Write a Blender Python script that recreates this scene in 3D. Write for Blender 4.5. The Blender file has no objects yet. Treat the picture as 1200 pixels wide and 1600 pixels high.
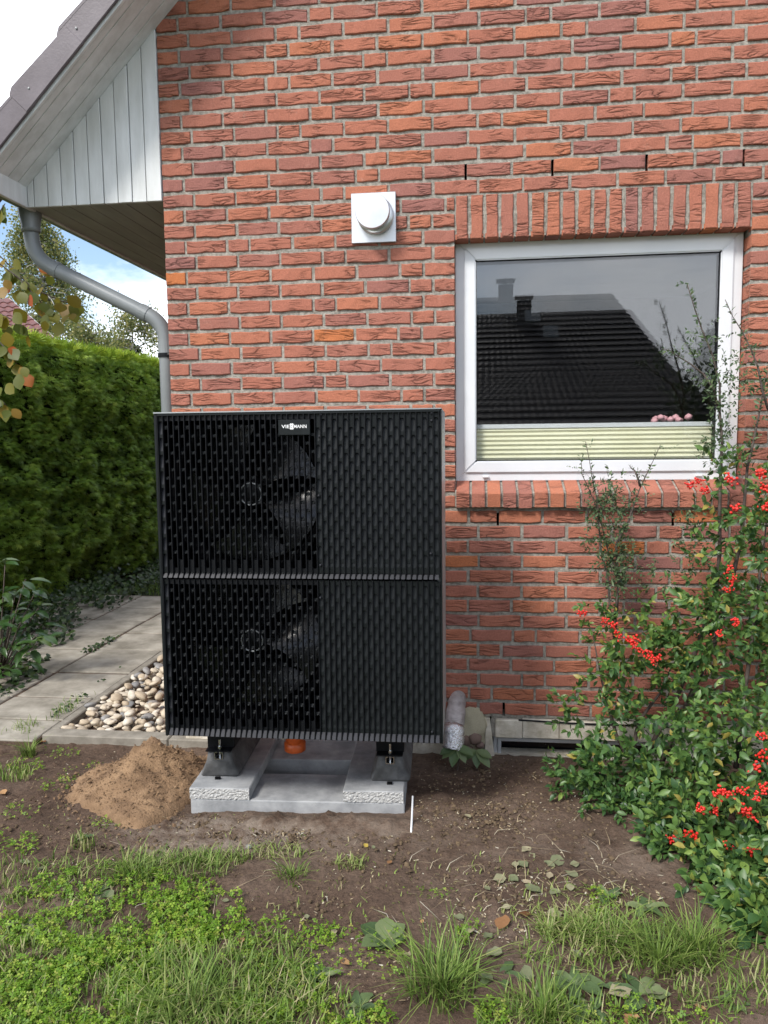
import bpy, bmesh, math, random
import numpy as np
from mathutils import Vector, Matrix, noise as mnoise
rng = np.random.default_rng(7); random.seed(7)
scene = bpy.context.scene; COL = scene.collection

# ------------------------------------------------------------------ camera
YAW, PITCH, ROLL = 0.1172, 0.1005, -0.0128
FPX = 1202.0                                     # focal length in pixels of the 1200x1600 photograph
CAM = np.array([1.591, -3.949, 1.677])
def cam_axes():
    cy, sy, cp, sp = math.cos(YAW), math.sin(YAW), math.cos(PITCH), math.sin(PITCH)
    f = np.array([-sy*cp, cy*cp, -sp]); r = np.array([cy, sy, 0]); u = np.cross(r, f)
    cr, sr = math.cos(ROLL), math.sin(ROLL)
    return r*cr + u*sr, -r*sr + u*cr, f
RT, UP, FW = cam_axes()
camd = bpy.data.cameras.new('camera'); cam = bpy.data.objects.new('camera', camd); COL.objects.link(cam)
camd.sensor_fit = 'HORIZONTAL'; camd.sensor_width = 36.0; camd.lens = 36.0*FPX/1200; camd.clip_start = .05; camd.clip_end = 600
cam.matrix_world = Matrix(((RT[0], UP[0], -FW[0], CAM[0]), (RT[1], UP[1], -FW[1], CAM[1]), (RT[2], UP[2], -FW[2], CAM[2]), (0, 0, 0, 1)))
scene.camera = cam
def hit(px, py, ax, v):                          # photograph pixel -> the point of the place on the plane axis=v
    d = RT*((px-600)/FPX) - UP*((py-800)/FPX) + FW
    return CAM + d*((v-CAM[ax])/d[ax])
def proj(p):
    v = np.asarray(p, float)-CAM
    return 600+FPX*(v@RT)/(v@FW), 800-FPX*(v@UP)/(v@FW)

# ------------------------------------------------------------------ world, sun, exposure
SUN_AZ, SUN_EL = math.radians(212), math.radians(46)   # bright cloudy day, light from behind the camera, a little to its left
w = bpy.data.worlds.new('World'); scene.world = w; w.use_nodes = True
nt = w.node_tree; nt.nodes.clear()
out = nt.nodes.new('ShaderNodeOutputWorld'); bg = nt.nodes.new('ShaderNodeBackground')
sky = nt.nodes.new('ShaderNodeTexSky'); sky.sky_type = 'NISHITA'; sky.sun_disc = False
sky.sun_elevation = SUN_EL; sky.sun_rotation = SUN_AZ
tc = nt.nodes.new('ShaderNodeTexCoord'); mp = nt.nodes.new('ShaderNodeMapping'); mp.inputs['Scale'].default_value = (1, 1, 2.2)
nz = nt.nodes.new('ShaderNodeTexNoise'); nz.inputs['Scale'].default_value = 2.6; nz.inputs['Detail'].default_value = 7; nz.inputs['Roughness'].default_value = .55
rp = nt.nodes.new('ShaderNodeValToRGB'); rp.color_ramp.elements[0].position = .44; rp.color_ramp.elements[1].position = .60
mx = nt.nodes.new('ShaderNodeMixRGB'); mx.inputs['Color2'].default_value = (10.2, 10.4, 10.8, 1)
nt.links.new(tc.outputs['Generated'], mp.inputs['Vector']); nt.links.new(mp.outputs['Vector'], nz.inputs['Vector'])
nt.links.new(nz.outputs['Fac'], rp.inputs['Fac']); nt.links.new(rp.outputs['Color'], mx.inputs['Fac'])
nt.links.new(sky.outputs['Color'], mx.inputs['Color1']); nt.links.new(mx.outputs['Color'], bg.inputs['Color'])
bg.inputs['Strength'].default_value = .11; nt.links.new(bg.outputs['Background'], out.inputs['Surface'])
sund = bpy.data.lights.new('sun', 'SUN'); sund.energy = 2.0; sund.angle = math.radians(13); sund.color = (1, .96, .9)
sun = bpy.data.objects.new('sun', sund); COL.objects.link(sun)
sdir = Vector((math.sin(SUN_AZ)*math.cos(SUN_EL), math.cos(SUN_AZ)*math.cos(SUN_EL), math.sin(SUN_EL)))
sun.rotation_euler = sdir.to_track_quat('Z', 'Y').to_euler(); sun.location = sdir*30
vs = scene.view_settings; vs.view_transform = 'Standard'; vs.look = 'None'; vs.gamma = 1; vs.exposure = 1.0
vs.use_curve_mapping = False

# ------------------------------------------------------------------ helpers: materials
def new_mat(name):
    m = bpy.data.materials.new(name); m.use_nodes = True
    t = m.node_tree; b = t.nodes['Principled BSDF']
    return m, t, b
def nd(t, kind, **kw):
    n = t.nodes.new('ShaderNode'+kind)
    for k, v in kw.items():
        if k in n.inputs.keys(): n.inputs[k].default_value = v
        else: setattr(n, k, v)
    return n
def ramp(t, stops, interp='LINEAR'):
    r = t.nodes.new('ShaderNodeValToRGB'); r.color_ramp.interpolation = interp
    e = r.color_ramp.elements
    while len(e) < len(stops): e.new(.5)
    for i, (p, c) in enumerate(stops): e[i].position = p; e[i].color = (*c, 1)
    return r
def pmat(name, c1, c2=None, scale=12, rough=.8, bump=0, bscale=80, metal=0, rough2=None, bdist=.004, stretch=(1, 1, 1), spec=.5, detail=6, lo=.35, hi=.65):
    m, t, b = new_mat(name); L = t.links.new
    tcn = nd(t, 'TexCoord'); mpn = nd(t, 'Mapping'); mpn.inputs['Scale'].default_value = stretch
    L(tcn.outputs['Object'], mpn.inputs['Vector'])
    b.inputs['Roughness'].default_value = rough; b.inputs['Metallic'].default_value = metal
    b.inputs['Specular IOR Level'].default_value = spec
    if c2 is None: b.inputs['Base Color'].default_value = (*c1, 1)
    else:
        n = nd(t, 'TexNoise', Scale=scale, Detail=detail, Roughness=.6); L(mpn.outputs['Vector'], n.inputs['Vector'])
        r = ramp(t, [(lo, c1), (hi, c2)]); L(n.outputs['Fac'], r.inputs['Fac']); L(r.outputs['Color'], b.inputs['Base Color'])
        if rough2 is not None:
            mr = nd(t, 'MapRange'); mr.inputs['To Min'].default_value = rough; mr.inputs['To Max'].default_value = rough2
            L(n.outputs['Fac'], mr.inputs['Value']); L(mr.outputs['Result'], b.inputs['Roughness'])
    if bump:
        n2 = nd(t, 'TexNoise', Scale=bscale, Detail=5, Roughness=.65); L(mpn.outputs['Vector'], n2.inputs['Vector'])
        bp = nd(t, 'Bump', Strength=bump, Distance=bdist); L(n2.outputs['Fac'], bp.inputs['Height']); L(bp.outputs['Normal'], b.inputs['Normal'])
    return m
def rnd_socket(t, src):
    if src == 'object': return nd(t, 'ObjectInfo').outputs['Random']
    a = nd(t, 'Attribute'); a.attribute_name = 'rnd'; return a.outputs['Fac']
def leafmat(name, stops, src='attr', rough=.45, trans=.25, spec=.5, tcol=None):
    m, t, b = new_mat(name); L = t.links.new
    r = ramp(t, stops); L(rnd_socket(t, src), r.inputs['Fac'])
    n = nd(t, 'TexNoise', Scale=60.0, Detail=3); tcn = nd(t, 'TexCoord'); L(tcn.outputs['Object'], n.inputs['Vector'])
    hs = nd(t, 'HueSaturation'); mr = nd(t, 'MapRange'); mr.inputs['To Min'].default_value = .7; mr.inputs['To Max'].default_value = 1.3
    L(n.outputs['Fac'], mr.inputs['Value']); L(mr.outputs['Result'], hs.inputs['Value']); L(r.outputs['Color'], hs.inputs['Color'])
    L(hs.outputs['Color'], b.inputs['Base Color']); b.inputs['Roughness'].default_value = rough; b.inputs['Specular IOR Level'].default_value = spec
    tr = nd(t, 'BsdfTranslucent'); L(hs.outputs['Color'], tr.inputs['Color'])
    mxs = nd(t, 'MixShader'); mxs.inputs['Fac'].default_value = trans
    L(b.outputs['BSDF'], mxs.inputs[1]); L(tr.outputs['BSDF'], mxs.inputs[2]); L(mxs.outputs['Shader'], t.nodes['Material Output'].inputs['Surface'])
    return m
def brickmat(name, src):
    m, t, b = new_mat(name); L = t.links.new
    rs = rnd_socket(t, src)
    r = ramp(t, [(0, (.29, .125, .105)), (.08, (.32, .130, .100)), (.25, (.35, .136, .096)), (.50, (.375, .140, .093)), (.75, (.40, .147, .092)), (.92, (.425, .155, .090)), (.985, (.44, .158, .085)), (1, (.49, .16, .055))])
    L(rs, r.inputs['Fac'])
    geo = nd(t, 'NewGeometry'); sc = nd(t, 'VectorMath', operation='SCALE'); cb = nd(t, 'CombineXYZ')
    for i in range(3): L(rs, cb.inputs[i])
    L(cb.outputs[0], sc.inputs[0]); sc.inputs['Scale'].default_value = 91.0
    ad = nd(t, 'VectorMath', operation='ADD'); L(geo.outputs['Position'], ad.inputs[0]); L(sc.outputs[0], ad.inputs[1])
    mpn = nd(t, 'Mapping'); mpn.inputs['Scale'].default_value = (6.5, 6.5, 30); L(ad.outputs[0], mpn.inputs['Vector'])
    n1 = nd(t, 'TexNoise', Scale=1.0, Detail=2.5, Roughness=.5, Distortion=.9); L(mpn.outputs['Vector'], n1.inputs['Vector'])
    # folds of hand-thrown clay: thin valleys where the noise crosses its middle
    s1 = nd(t, 'Math', operation='SUBTRACT'); L(n1.outputs['Fac'], s1.inputs[0]); s1.inputs[1].default_value = .5
    ab = nd(t, 'Math', operation='ABSOLUTE'); L(s1.outputs[0], ab.inputs[0])
    cr = ramp(t, [(0, (0, 0, 0)), (.05, (.7, .7, .7)), (.16, (1, 1, 1))]); L(ab.outputs[0], cr.inputs['Fac'])
    # folds only on part of each brick face
    n3 = nd(t, 'TexNoise', Scale=7.0, Detail=2.0); L(ad.outputs[0], n3.inputs['Vector'])
    mk = ramp(t, [(.43, (0, 0, 0)), (.60, (1, 1, 1))]); L(n3.outputs['Fac'], mk.inputs['Fac'])
    mk2 = nd(t, 'MixRGB'); mk2.inputs['Color1'].default_value = (1, 1, 1, 1); L(mk.outputs['Color'], mk2.inputs['Fac']); L(cr.outputs['Color'], mk2.inputs['Color2'])
    n2 = nd(t, 'TexNoise', Scale=150.0, Detail=4.0, Roughness=.7); L(ad.outputs[0], n2.inputs['Vector'])
    hsum = nd(t, 'Math', operation='MULTIPLY_ADD'); L(n2.outputs['Fac'], hsum.inputs[0]); hsum.inputs[1].default_value = .55; L(mk2.outputs['Color'], hsum.inputs[2])
    bp = nd(t, 'Bump', Strength=1.0, Distance=.008); L(hsum.outputs[0], bp.inputs['Height']); L(bp.outputs['Normal'], b.inputs['Normal'])
    # clay grain and lighter lime bloom, darker tone in the folds
    g = ramp(t, [(.30, (.72, .72, .74)), (.55, (1, 1, 1)), (.72, (1.25, 1.28, 1.3))]); L(n2.outputs['Fac'], g.inputs['Fac'])
    m1 = nd(t, 'MixRGB', blend_type='MULTIPLY'); m1.inputs['Fac'].default_value = .8; L(r.outputs['Color'], m1.inputs['Color1']); L(g.outputs['Color'], m1.inputs['Color2'])
    n4 = nd(t, 'TexNoise', Scale=26.0, Detail=5.0, Roughness=.7); L(ad.outputs[0], n4.inputs['Vector'])
    l4 = ramp(t, [(.60, (0, 0, 0)), (.74, (.42, .42, .42))]); L(n4.outputs['Fac'], l4.inputs['Fac'])
    m2 = nd(t, 'MixRGB'); L(l4.outputs['Color'], m2.inputs['Fac']); L(m1.outputs['Color'], m2.inputs['Color1']); m2.inputs['Color2'].default_value = (.38, .23, .18, 1)
    m3 = nd(t, 'MixRGB', blend_type='MULTIPLY'); m3.inputs['Fac'].default_value = .36; L(m2.outputs['Color'], m3.inputs['Color1']); L(mk2.outputs['Color'], m3.inputs['Color2'])
    L(m3.outputs['Color'], b.inputs['Base Color']); b.inputs['Roughness'].default_value = .88; b.inputs['Specular IOR Level'].default_value = .3
    return m

M = {}
M['brick'] = brickmat('brick_piece', 'object'); M['brick_f'] = brickmat('brick_field', 'attr')
M['mortar'] = pmat('mortar', (.21, .195, .165), (.45, .42, .365), scale=55, rough=.95, bump=1, bscale=190, bdist=.009)
M['white_pvc'] = pmat('white_pvc', (.64, .655, .68), (.70, .715, .73), scale=3, rough=.28)
M['grey_pvc'] = pmat('basement_frame', (.42, .43, .44), (.55, .55, .54), scale=6, rough=.5)
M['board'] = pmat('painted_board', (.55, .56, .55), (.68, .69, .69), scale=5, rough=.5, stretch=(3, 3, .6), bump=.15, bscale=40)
M['board_shaded'] = pmat('shaded_eaves_board', (.27, .27, .245), (.34, .34, .31), scale=5, rough=.6, stretch=(3, .5, 3))  # white boards darkened: the shade under the eaves is painted in
M['tile'] = pmat('roof_tile', (.085, .068, .078), (.125, .105, .118), scale=6, rough=.42, bump=.2, bscale=90)
M['zinc'] = pmat('grey_plastic_pipe', (.17, .185, .19), (.22, .235, .24), scale=4, rough=.34)
M['black'] = pmat('black_plastic', (.004, .0045, .006), (.0065, .007, .009), scale=8, rough=.42, rough2=.5, spec=.18)
M['panel'] = pmat('charcoal_panel', (.0070, .0088, .0096), (.0105, .013, .0142), scale=7, rough=.38, rough2=.46, spec=.2)
M['lip'] = pmat('charcoal_lip', (.016, .017, .021), (.023, .024, .030), scale=7, rough=.42, spec=.22)
M['void'] = pmat('black_inside', (.004, .004, .005), rough=.9, spec=.1)
M['casing'] = pmat('graphite_casing', (.33, .35, .365), (.40, .42, .43), scale=3, rough=.36, metal=.6)
M['blade'] = pmat('fan_blade', (.005, .0055, .0065), (.009, .0095, .011), scale=8, rough=.22)
M['chrome'] = pmat('zinc_plated_steel', (.62, .63, .64), (.75, .76, .77), scale=20, rough=.25, metal=1)
M['rubber'] = pmat('recycled_rubber', (.06, .06, .061), (.12, .12, .121), scale=20, rough=.7, bump=.5, bscale=180, rough2=.6)
M['white'] = pmat('white_print', (.82, .82, .82), rough=.5)
M['concrete'] = pmat('new_concrete', (.20, .207, .215), (.36, .366, .37), scale=9, rough=.9, bump=.5, bscale=150)
M['aggregate'] = pmat('broken_concrete', (.30, .30, .295), (.52, .515, .50), scale=140, rough=.9, bump=.8, bscale=130, bdist=.006, lo=.42, hi=.6)
M['slabp'] = pmat('old_paving', (.18, .162, .128), (.38, .35, .295), scale=4.5, rough=.92, bump=.6, bscale=120)
M['kerb'] = pmat('old_kerb', (.17, .152, .122), (.28, .255, .212), scale=9, rough=.92, bump=.6, bscale=120)
M['orange'] = pmat('orange_drain', (.55, .10, .02), rough=.4)
M['foil'] = pmat('aluminium_foil', (.75, .75, .76), (.9, .9, .91), scale=30, rough=.22, metal=1, bump=1, bscale=70, bdist=.01)
M['lagging'] = pmat('grey_foil_lagging', (.26, .23, .22), (.50, .46, .45), scale=22, rough=.42, metal=.35, bump=1, bscale=45, bdist=.008, stretch=(1, 1, 2))
M['foam'] = pmat('pale_foam', (.55, .48, .30), (.72, .66, .50), scale=25, rough=.9, bump=1, bscale=50, bdist=.012)
M['stone_beige'] = pmat('beige_stone', (.42, .37, .28), (.66, .61, .52), scale=14, rough=.85, bump=.7, bscale=60, bdist=.008)
M['steel'] = pmat('brushed_steel', (.55, .56, .57), (.66, .67, .68), scale=4, rough=.38, metal=.85)
M['sand'] = pmat('dug_sand', (.16, .095, .050), (.30, .19, .105), scale=9, rough=.98, bump=1, bscale=110, bdist=.01)
M['stem'] = pmat('woody_stem', (.045, .032, .026), (.11, .085, .07), scale=30, rough=.8, bump=.6)
M['birch'] = pmat('birch_bark', (.05, .045, .04), (.5, .48, .44), scale=6, rough=.8)
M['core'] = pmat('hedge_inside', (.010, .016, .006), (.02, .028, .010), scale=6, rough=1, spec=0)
M['berry'] = pmat('red_berry', (.56, .014, .012), (.68, .03, .018), scale=40, rough=.3)
M['straw'] = leafmat('litter_mix', [(0, (.05, .035, .025)), (.35, (.16, .115, .07)), (.7, (.34, .27, .17)), (.9, (.42, .38, .28)), (1, (.55, .52, .42))], rough=.9, trans=.05, spec=.1)
M['room'] = pmat('room_wall', (.10, .095, .085), (.13, .12, .11), scale=2, rough=.9)
M['plaster'] = pmat('house_plaster', (.16, .14, .12), (.20, .18, .16), scale=2, rough=.95)
M['cream'] = pmat('pleated_fabric', (.70, .68, .49), (.76, .74, .56), scale=6, rough=.8)
M['pink'] = pmat('pink_petal', (.70, .30, .36), (.78, .50, .52), scale=30, rough=.6)
M['dark_tile'] = pmat('dark_roof_tile', (.035, .030, .028), (.055, .047, .044), scale=5, rough=.6)
M['red_tile'] = pmat('redbrown_roof_tile', (.115, .045, .040), (.165, .068, .060), scale=5, rough=.5)
def glassmat():
    m, t, b = new_mat('window_glass'); L = t.links.new; t.nodes.remove(b)
    tr = nd(t, 'BsdfTransparent'); tr.inputs['Color'].default_value = (.98, .99, .985, 1)
    gl = nd(t, 'BsdfGlossy'); gl.inputs['Roughness'].default_value = 0.0; gl.inputs['Color'].default_value = (.95, .97, 1, 1)
    bk = nd(t, 'NewGeometry'); mr = nd(t, 'MapRange'); mr.inputs['To Min'].default_value = 1.52; mr.inputs['To Max'].default_value = 1/1.52; L(bk.outputs['Backfacing'], mr.inputs['Value']); fr = nd(t, 'Fresnel'); L(mr.outputs['Result'], fr.inputs['IOR']); mu = nd(t, 'Math', operation='MULTIPLY'); mu.inputs[1].default_value = 1.9; mu.use_clamp = True
    L(fr.outputs[0], mu.inputs[0]); mxs = nd(t, 'MixShader'); L(mu.outputs[0], mxs.inputs['Fac'])
    L(tr.outputs[0], mxs.inputs[1]); L(gl.outputs[0], mxs.inputs[2]); L(mxs.outputs[0], t.nodes['Material Output'].inputs['Surface'])
    return m
M['glass'] = glassmat()
def soilmat():
    m, t, b = new_mat('soil'); L = t.links.new
    g = nd(t, 'NewGeometry'); n = nd(t, 'TexNoise', Scale=2.2, Detail=8.0, Roughness=.62); L(g.outputs['Position'], n.inputs['Vector'])
    r = ramp(t, [(.30, (.060, .038, .026)), (.48, (.099, .066, .047)), (.62, (.132, .093, .069)), (.75, (.18, .136, .106))]); L(n.outputs['Fac'], r.inputs['Fac'])
    n2 = nd(t, 'TexNoise', Scale=55.0, Detail=6.0, Roughness=.7); L(g.outputs['Position'], n2.inputs['Vector'])
    r2 = ramp(t, [(.3, (.55, .55, .55)), (.5, (1, 1, 1)), (.7, (1.45, 1.42, 1.38))]); L(n2.outputs['Fac'], r2.inputs['Fac'])
    mm = nd(t, 'MixRGB', blend_type='MULTIPLY'); mm.inputs['Fac'].default_value = .8; L(r.outputs['Color'], mm.inputs['Color1']); L(r2.outputs['Color'], mm.inputs['Color2'])
    # spilled sand and cement dust round the slabs keep a shape of their own
    a = nd(t, 'Attribute'); a.attribute_name = 'spill'; mz = nd(t, 'Math', operation='MULTIPLY'); L(a.outputs['Fac'], mz.inputs[0])
    r3 = ramp(t, [(.40, (0, 0, 0)), (.62, (1, 1, 1))]); n3 = nd(t, 'TexNoise', Scale=11.0, Detail=6.0, Roughness=.7); L(g.outputs['Position'], n3.inputs['Vector']); L(n3.outputs['Fac'], r3.inputs['Fac']); L(r3.outputs['Color'], mz.inputs[1])
    m3 = nd(t, 'MixRGB'); L(mz.outputs[0], m3.inputs['Fac']); L(mm.outputs['Color'], m3.inputs['Color1']); m3.inputs['Color2'].default_value = (.24, .195, .155, 1)
    L(m3.outputs['Color'], b.inputs['Base Color']); b.inputs['Roughness'].default_value = .97; b.inputs['Specular IOR Level'].default_value = .2
    bp = nd(t, 'Bump', Strength=1.0, Distance=.012); L(n2.outputs['Fac'], bp.inputs['Height']); L(bp.outputs['Normal'], b.inputs['Normal'])
    return m
M['soil'] = soilmat()
M['turf'] = pmat('far_turf', (.035, .05, .018), (.07, .085, .03), scale=3, rough=1, bump=.5, bscale=20)
GREEN = [(0, (.026, .070, .022)), (.3, (.050, .115, .030)), (.6, (.085, .165, .040)), (.88, (.14, .23, .05)), (.985, (.22, .30, .06)), (1, (.32, .27, .06))]
M['fire_o'] = leafmat('firethorn_leaf', GREEN, 'object', rough=.42, trans=.25, spec=.45); M['fire_a'] = leafmat('firethorn_foliage', GREEN, 'attr', rough=.42, trans=.25, spec=.45)
DUSK = [(0, (.035, .07, .03)), (.5, (.075, .125, .05)), (1, (.14, .19, .085))]
M['shoot'] = leafmat('shoot_leaf', DUSK, 'attr', rough=.5, trans=.2)
LAUR = [(0, (.02, .05, .014)), (.5, (.035, .08, .018)), (1, (.075, .12, .03))]
M['laurel_o'] = leafmat('laurel_leaf', LAUR, 'object', rough=.28, trans=.15, spec=.6); M['laurel_a'] = leafmat('laurel_foliage', LAUR, 'attr', rough=.3, trans=.15)
M['autumn'] = leafmat('autumn_leaf', [(0, (.07, .10, .012)), (.4, (.14, .15, .012)), (.75, (.25, .19, .014)), (.93, (.28, .16, .02)), (1, (.45, .09, .02))], 'object', rough=.5, trans=.45)
M['hedge'] = leafmat('hedge_spray', [(0, (.05, .10, .018)), (.3, (.13, .24, .03)), (.65, (.25, .40, .05)), (1, (.42, .54, .085))], rough=.55, trans=.25, spec=.3)
M['hedge_top'] = leafmat('hedge_top_spray', [(0, (.14, .22, .02)), (.5, (.24, .36, .03)), (1, (.38, .46, .05))], rough=.55, trans=.35, spec=.3)  # lighter, yellower green for the upright sprays along the top
M['birch_l'] = leafmat('birch_leaf', [(0, (.09, .13, .04)), (.5, (.19, .22, .075)), (.8, (.32, .31, .11)), (1, (.45, .40, .16))], rough=.6, trans=.5, spec=.3)
M['conif'] = leafmat('conifer_spray', [(0, (.010, .025, .012)), (1, (.03, .055, .02))], rough=.7, trans=.1, spec=.2)
M['grass'] = leafmat('grass_blade', [(0, (.085, .145, .028)), (.35, (.14, .225, .042)), (.65, (.21, .29, .065)), (.85, (.30, .32, .12)), (1, (.42, .37, .21))], rough=.5, trans=.3, spec=.3)
M['clover'] = leafmat('clover_leaf', [(0, (.09, .19, .018)), (.5, (.165, .29, .026)), (.85, (.25, .36, .04)), (1, (.33, .34, .08))], rough=.5, trans=.3, spec=.3)
M['weed'] = leafmat('weed_leaf', [(0, (.06, .10, .04)), (.5, (.10, .155, .06)), (1, (.18, .22, .10))], rough=.5, trans=.25, spec=.4)
M['dry'] = leafmat('fallen_leaf', [(0, (.12, .055, .025)), (.5, (.25, .13, .06)), (1, (.42, .25, .12))], 'object', rough=.7, trans=.15, spec=.2)
M['pale_leaf'] = leafmat('wilted_leaf', [(0, (.14, .16, .085)), (.4, (.22, .225, .13)), (.75, (.30, .27, .17)), (1, (.36, .30, .20))], 'object', rough=.75, trans=.15, spec=.2)
M['yellow'] = leafmat('yellow_leaf', [(0, (.45, .33, .06)), (1, (.5, .42, .12))], 'object', rough=.6, trans=.2)
M['cover'] = leafmat('ground_cover', [(0, (.012, .03, .008)), (.6, (.03, .065, .014)), (1, (.07, .11, .025))], rough=.5, trans=.2)
def pebblemat():
    m, t, b = new_mat('pebble_stone'); L = t.links.new
    r = ramp(t, [(0, (.20, .20, .20)), (.16, (.28, .27, .26)), (.2, (.42, .34, .24)), (.5, (.52, .44, .33)), (.8, (.58, .51, .41)), (1, (.64, .59, .51))]); L(rnd_socket(t, 'object'), r.inputs['Fac'])
    n = nd(t, 'TexNoise', Scale=35.0, Detail=4.0); g = nd(t, 'NewGeometry'); L(g.outputs['Position'], n.inputs['Vector'])
    r2 = ramp(t, [(.3, (.75, .72, .68)), (.6, (1, 1, 1))]); L(n.outputs['Fac'], r2.inputs['Fac'])
    mm = nd(t, 'MixRGB', blend_type='MULTIPLY'); mm.inputs['Fac'].default_value = 1; L(r.outputs['Color'], mm.inputs['Color1']); L(r2.outputs['Color'], mm.inputs['Color2'])
    L(mm.outputs['Color'], b.inputs['Base Color']); b.inputs['Roughness'].default_value = .7
    return m
M['pebble'] = pebblemat()

# ------------------------------------------------------------------ helpers: objects
def tag(o, label=None, cat=None, group=None, kind=None):
    if label: o['label'] = label
    if cat: o['category'] = cat
    if group: o['group'] = group
    if kind: o['kind'] = kind
    return o
def link(o, parent=None):
    COL.objects.link(o)
    if parent is not None: o.parent = parent
    return o
def empty(name, loc=(0, 0, 0), rz=0, rx=0):
    o = bpy.data.objects.new(name, None); o.location = loc; o.rotation_euler = (rx, 0, rz); o.empty_display_size = .1
    return link(o)
def inst_obj(name, mesh, parent, loc, rot=(0, 0, 0), sc=(1, 1, 1)):
    o = bpy.data.objects.new(name, mesh); o.location = loc; o.rotation_euler = rot; o.scale = sc
    return link(o, parent)
def np_mesh(name, V, F, mat, rnd=None, smooth=False, attr='rnd'):
    me = bpy.data.meshes.new(name); V = np.asarray(V, np.float32); F = np.asarray(F, np.int32); k = F.shape[1]
    me.vertices.add(len(V)); me.vertices.foreach_set('co', V.ravel())
    me.loops.add(F.size); me.loops.foreach_set('vertex_index', F.ravel())
    me.polygons.add(len(F)); me.polygons.foreach_set('loop_start', np.arange(0, F.size, k, dtype=np.int32))
    me.polygons.foreach_set('loop_total', np.full(len(F), k, np.int32))
    if smooth: me.polygons.foreach_set('use_smooth', np.ones(len(F), bool))
    if rnd is not None:
        a = me.attributes.new(attr, 'FLOAT', 'POINT'); a.data.foreach_set('value', np.asarray(rnd, np.float32))
    me.update(calc_edges=True)
    if mat: me.materials.append(mat)
    return me
def np_obj(name, V, F, mat, parent=None, **kw): return link(bpy.data.objects.new(name, np_mesh(name, V, F, mat, **kw)), parent)
class MB:                                        # collects boxes, tubes, lathes ... into ONE mesh object
    def __init__(s): s.v = []; s.f = []
    def add(s, vs_, fs):
        o = len(s.v); s.v += [tuple(v) for v in vs_]; s.f += [tuple(i+o for i in f) for f in fs]; return s
    def box(s, x0, x1, y0, y1, z0, z1):
        return s.add([(x0, y0, z0), (x1, y0, z0), (x1, y1, z0), (x0, y1, z0), (x0, y0, z1), (x1, y0, z1), (x1, y1, z1), (x0, y1, z1)],
                     [(0, 3, 2, 1), (4, 5, 6, 7), (0, 1, 5, 4), (1, 2, 6, 5), (2, 3, 7, 6), (3, 0, 4, 7)])
    def prism(s, poly, d):                       # poly: 3D points of one face, d: extrusion vector
        n = len(poly); p = [Vector(q) for q in poly]; d = Vector(d)
        return s.add(p+[q+d for q in p], [tuple(range(n))[::-1], tuple(range(n, 2*n))]+[(i, (i+1) % n, n+(i+1) % n, n+i) for i in range(n)])
    def tube(s, pts, rad, seg=10, cap=True):
        pts = [Vector(p) for p in pts]; rad = rad if hasattr(rad, '__len__') else [rad]*len(pts)
        rings = []; ref = None; base = len(s.v)
        for i, p in enumerate(pts):
            t = (pts[min(i+1, len(pts)-1)]-pts[max(i-1, 0)]).normalized()
            if ref is None: ref = t.orthogonal().normalized()
            ref = (ref-t*ref.dot(t)).normalized(); b = t.cross(ref)
            s.v += [tuple(p+(ref*math.cos(a)+b*math.sin(a))*rad[i]) for a in [2*math.pi*k/seg for k in range(seg)]]
        for i in range(len(pts)-1):
            for k in range(seg):
                a = base+i*seg+k; c = base+i*seg+(k+1) % seg; s.f.append((a, c, c+seg, a+seg))
        if cap:
            s.f.append(tuple(base+k for k in range(seg))[::-1]); s.f.append(tuple(base+(len(pts)-1)*seg+k for k in range(seg)))
        return s
    def lathe(s, prof, seg=24, axis='z', at=(0, 0, 0)):   # prof: (radius, height)
        b = len(s.v); n = len(prof)
        for r, h in prof:
            for k in range(seg):
                a = 2*math.pi*k/seg; c, d = r*math.cos(a), r*math.sin(a)
                q = (c, d, h) if axis == 'z' else (c, h, d)
                s.v.append((q[0]+at[0], q[1]+at[1], q[2]+at[2]))
        for i in range(n-1):
            for k in range(seg):
                p = b+i*seg+k; q = b+i*seg+(k+1) % seg
                s.f.append((p, q, q+seg, p+seg) if axis == 'z' else (p, p+seg, q+seg, q))
        return s
    def mesh(s, name, mat, smooth=False):
        me = bpy.data.meshes.new(name); me.from_pydata(s.v, [], s.f); me.materials.append(mat)
        if smooth: me.polygons.foreach_set('use_smooth', np.ones(len(me.polygons), bool))
        return me
    def build(s, name, mat, parent=None, smooth=False, bevel=0, loc=(0, 0, 0), rot=(0, 0, 0), seg=1):
        me = s.mesh(name, mat, smooth)
        if bevel:
            bm = bmesh.new(); bm.from_mesh(me)
            bmesh.ops.recalc_face_normals(bm, faces=bm.faces)
            bmesh.ops.bevel(bm, geom=bm.edges[:], offset=bevel, segments=seg, affect='EDGES', clamp_overlap=True)
            bm.to_mesh(me); bm.free()
        o = bpy.data.objects.new(name, me); o.location = loc; o.rotation_euler = rot
        return link(o, parent)
def fnoise(x, y, z=0): return mnoise.noise(Vector((x, y, z)))
def nrm(a): return a/np.maximum(np.linalg.norm(a, axis=-1, keepdims=True), 1e-9)
def scatter(T, F, pos, fwd, up, size, rnd=None):  # template T: +Y along the leaf, +Z its upper side
    T = np.asarray(T, float); F = np.asarray(F); n = len(pos)
    fwd = nrm(fwd); r = nrm(np.cross(fwd, up)); u = np.cross(r, fwd)
    size = np.broadcast_to(np.asarray(size, float).reshape(-1, 1) if np.ndim(size) < 2 else size, (n, 3))
    W = T[None]*size[:, None, :]
    V = W[..., 0:1]*r[:, None]+W[..., 1:2]*fwd[:, None]+W[..., 2:3]*u[:, None]+np.asarray(pos)[:, None]
    FF = (F[None]+(np.arange(n)*len(T))[:, None, None]).reshape(-1, F.shape[1])
    rr = np.repeat(rng.random(n) if rnd is None else rnd, len(T))
    return V.reshape(-1, 3), FF, rr
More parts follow.
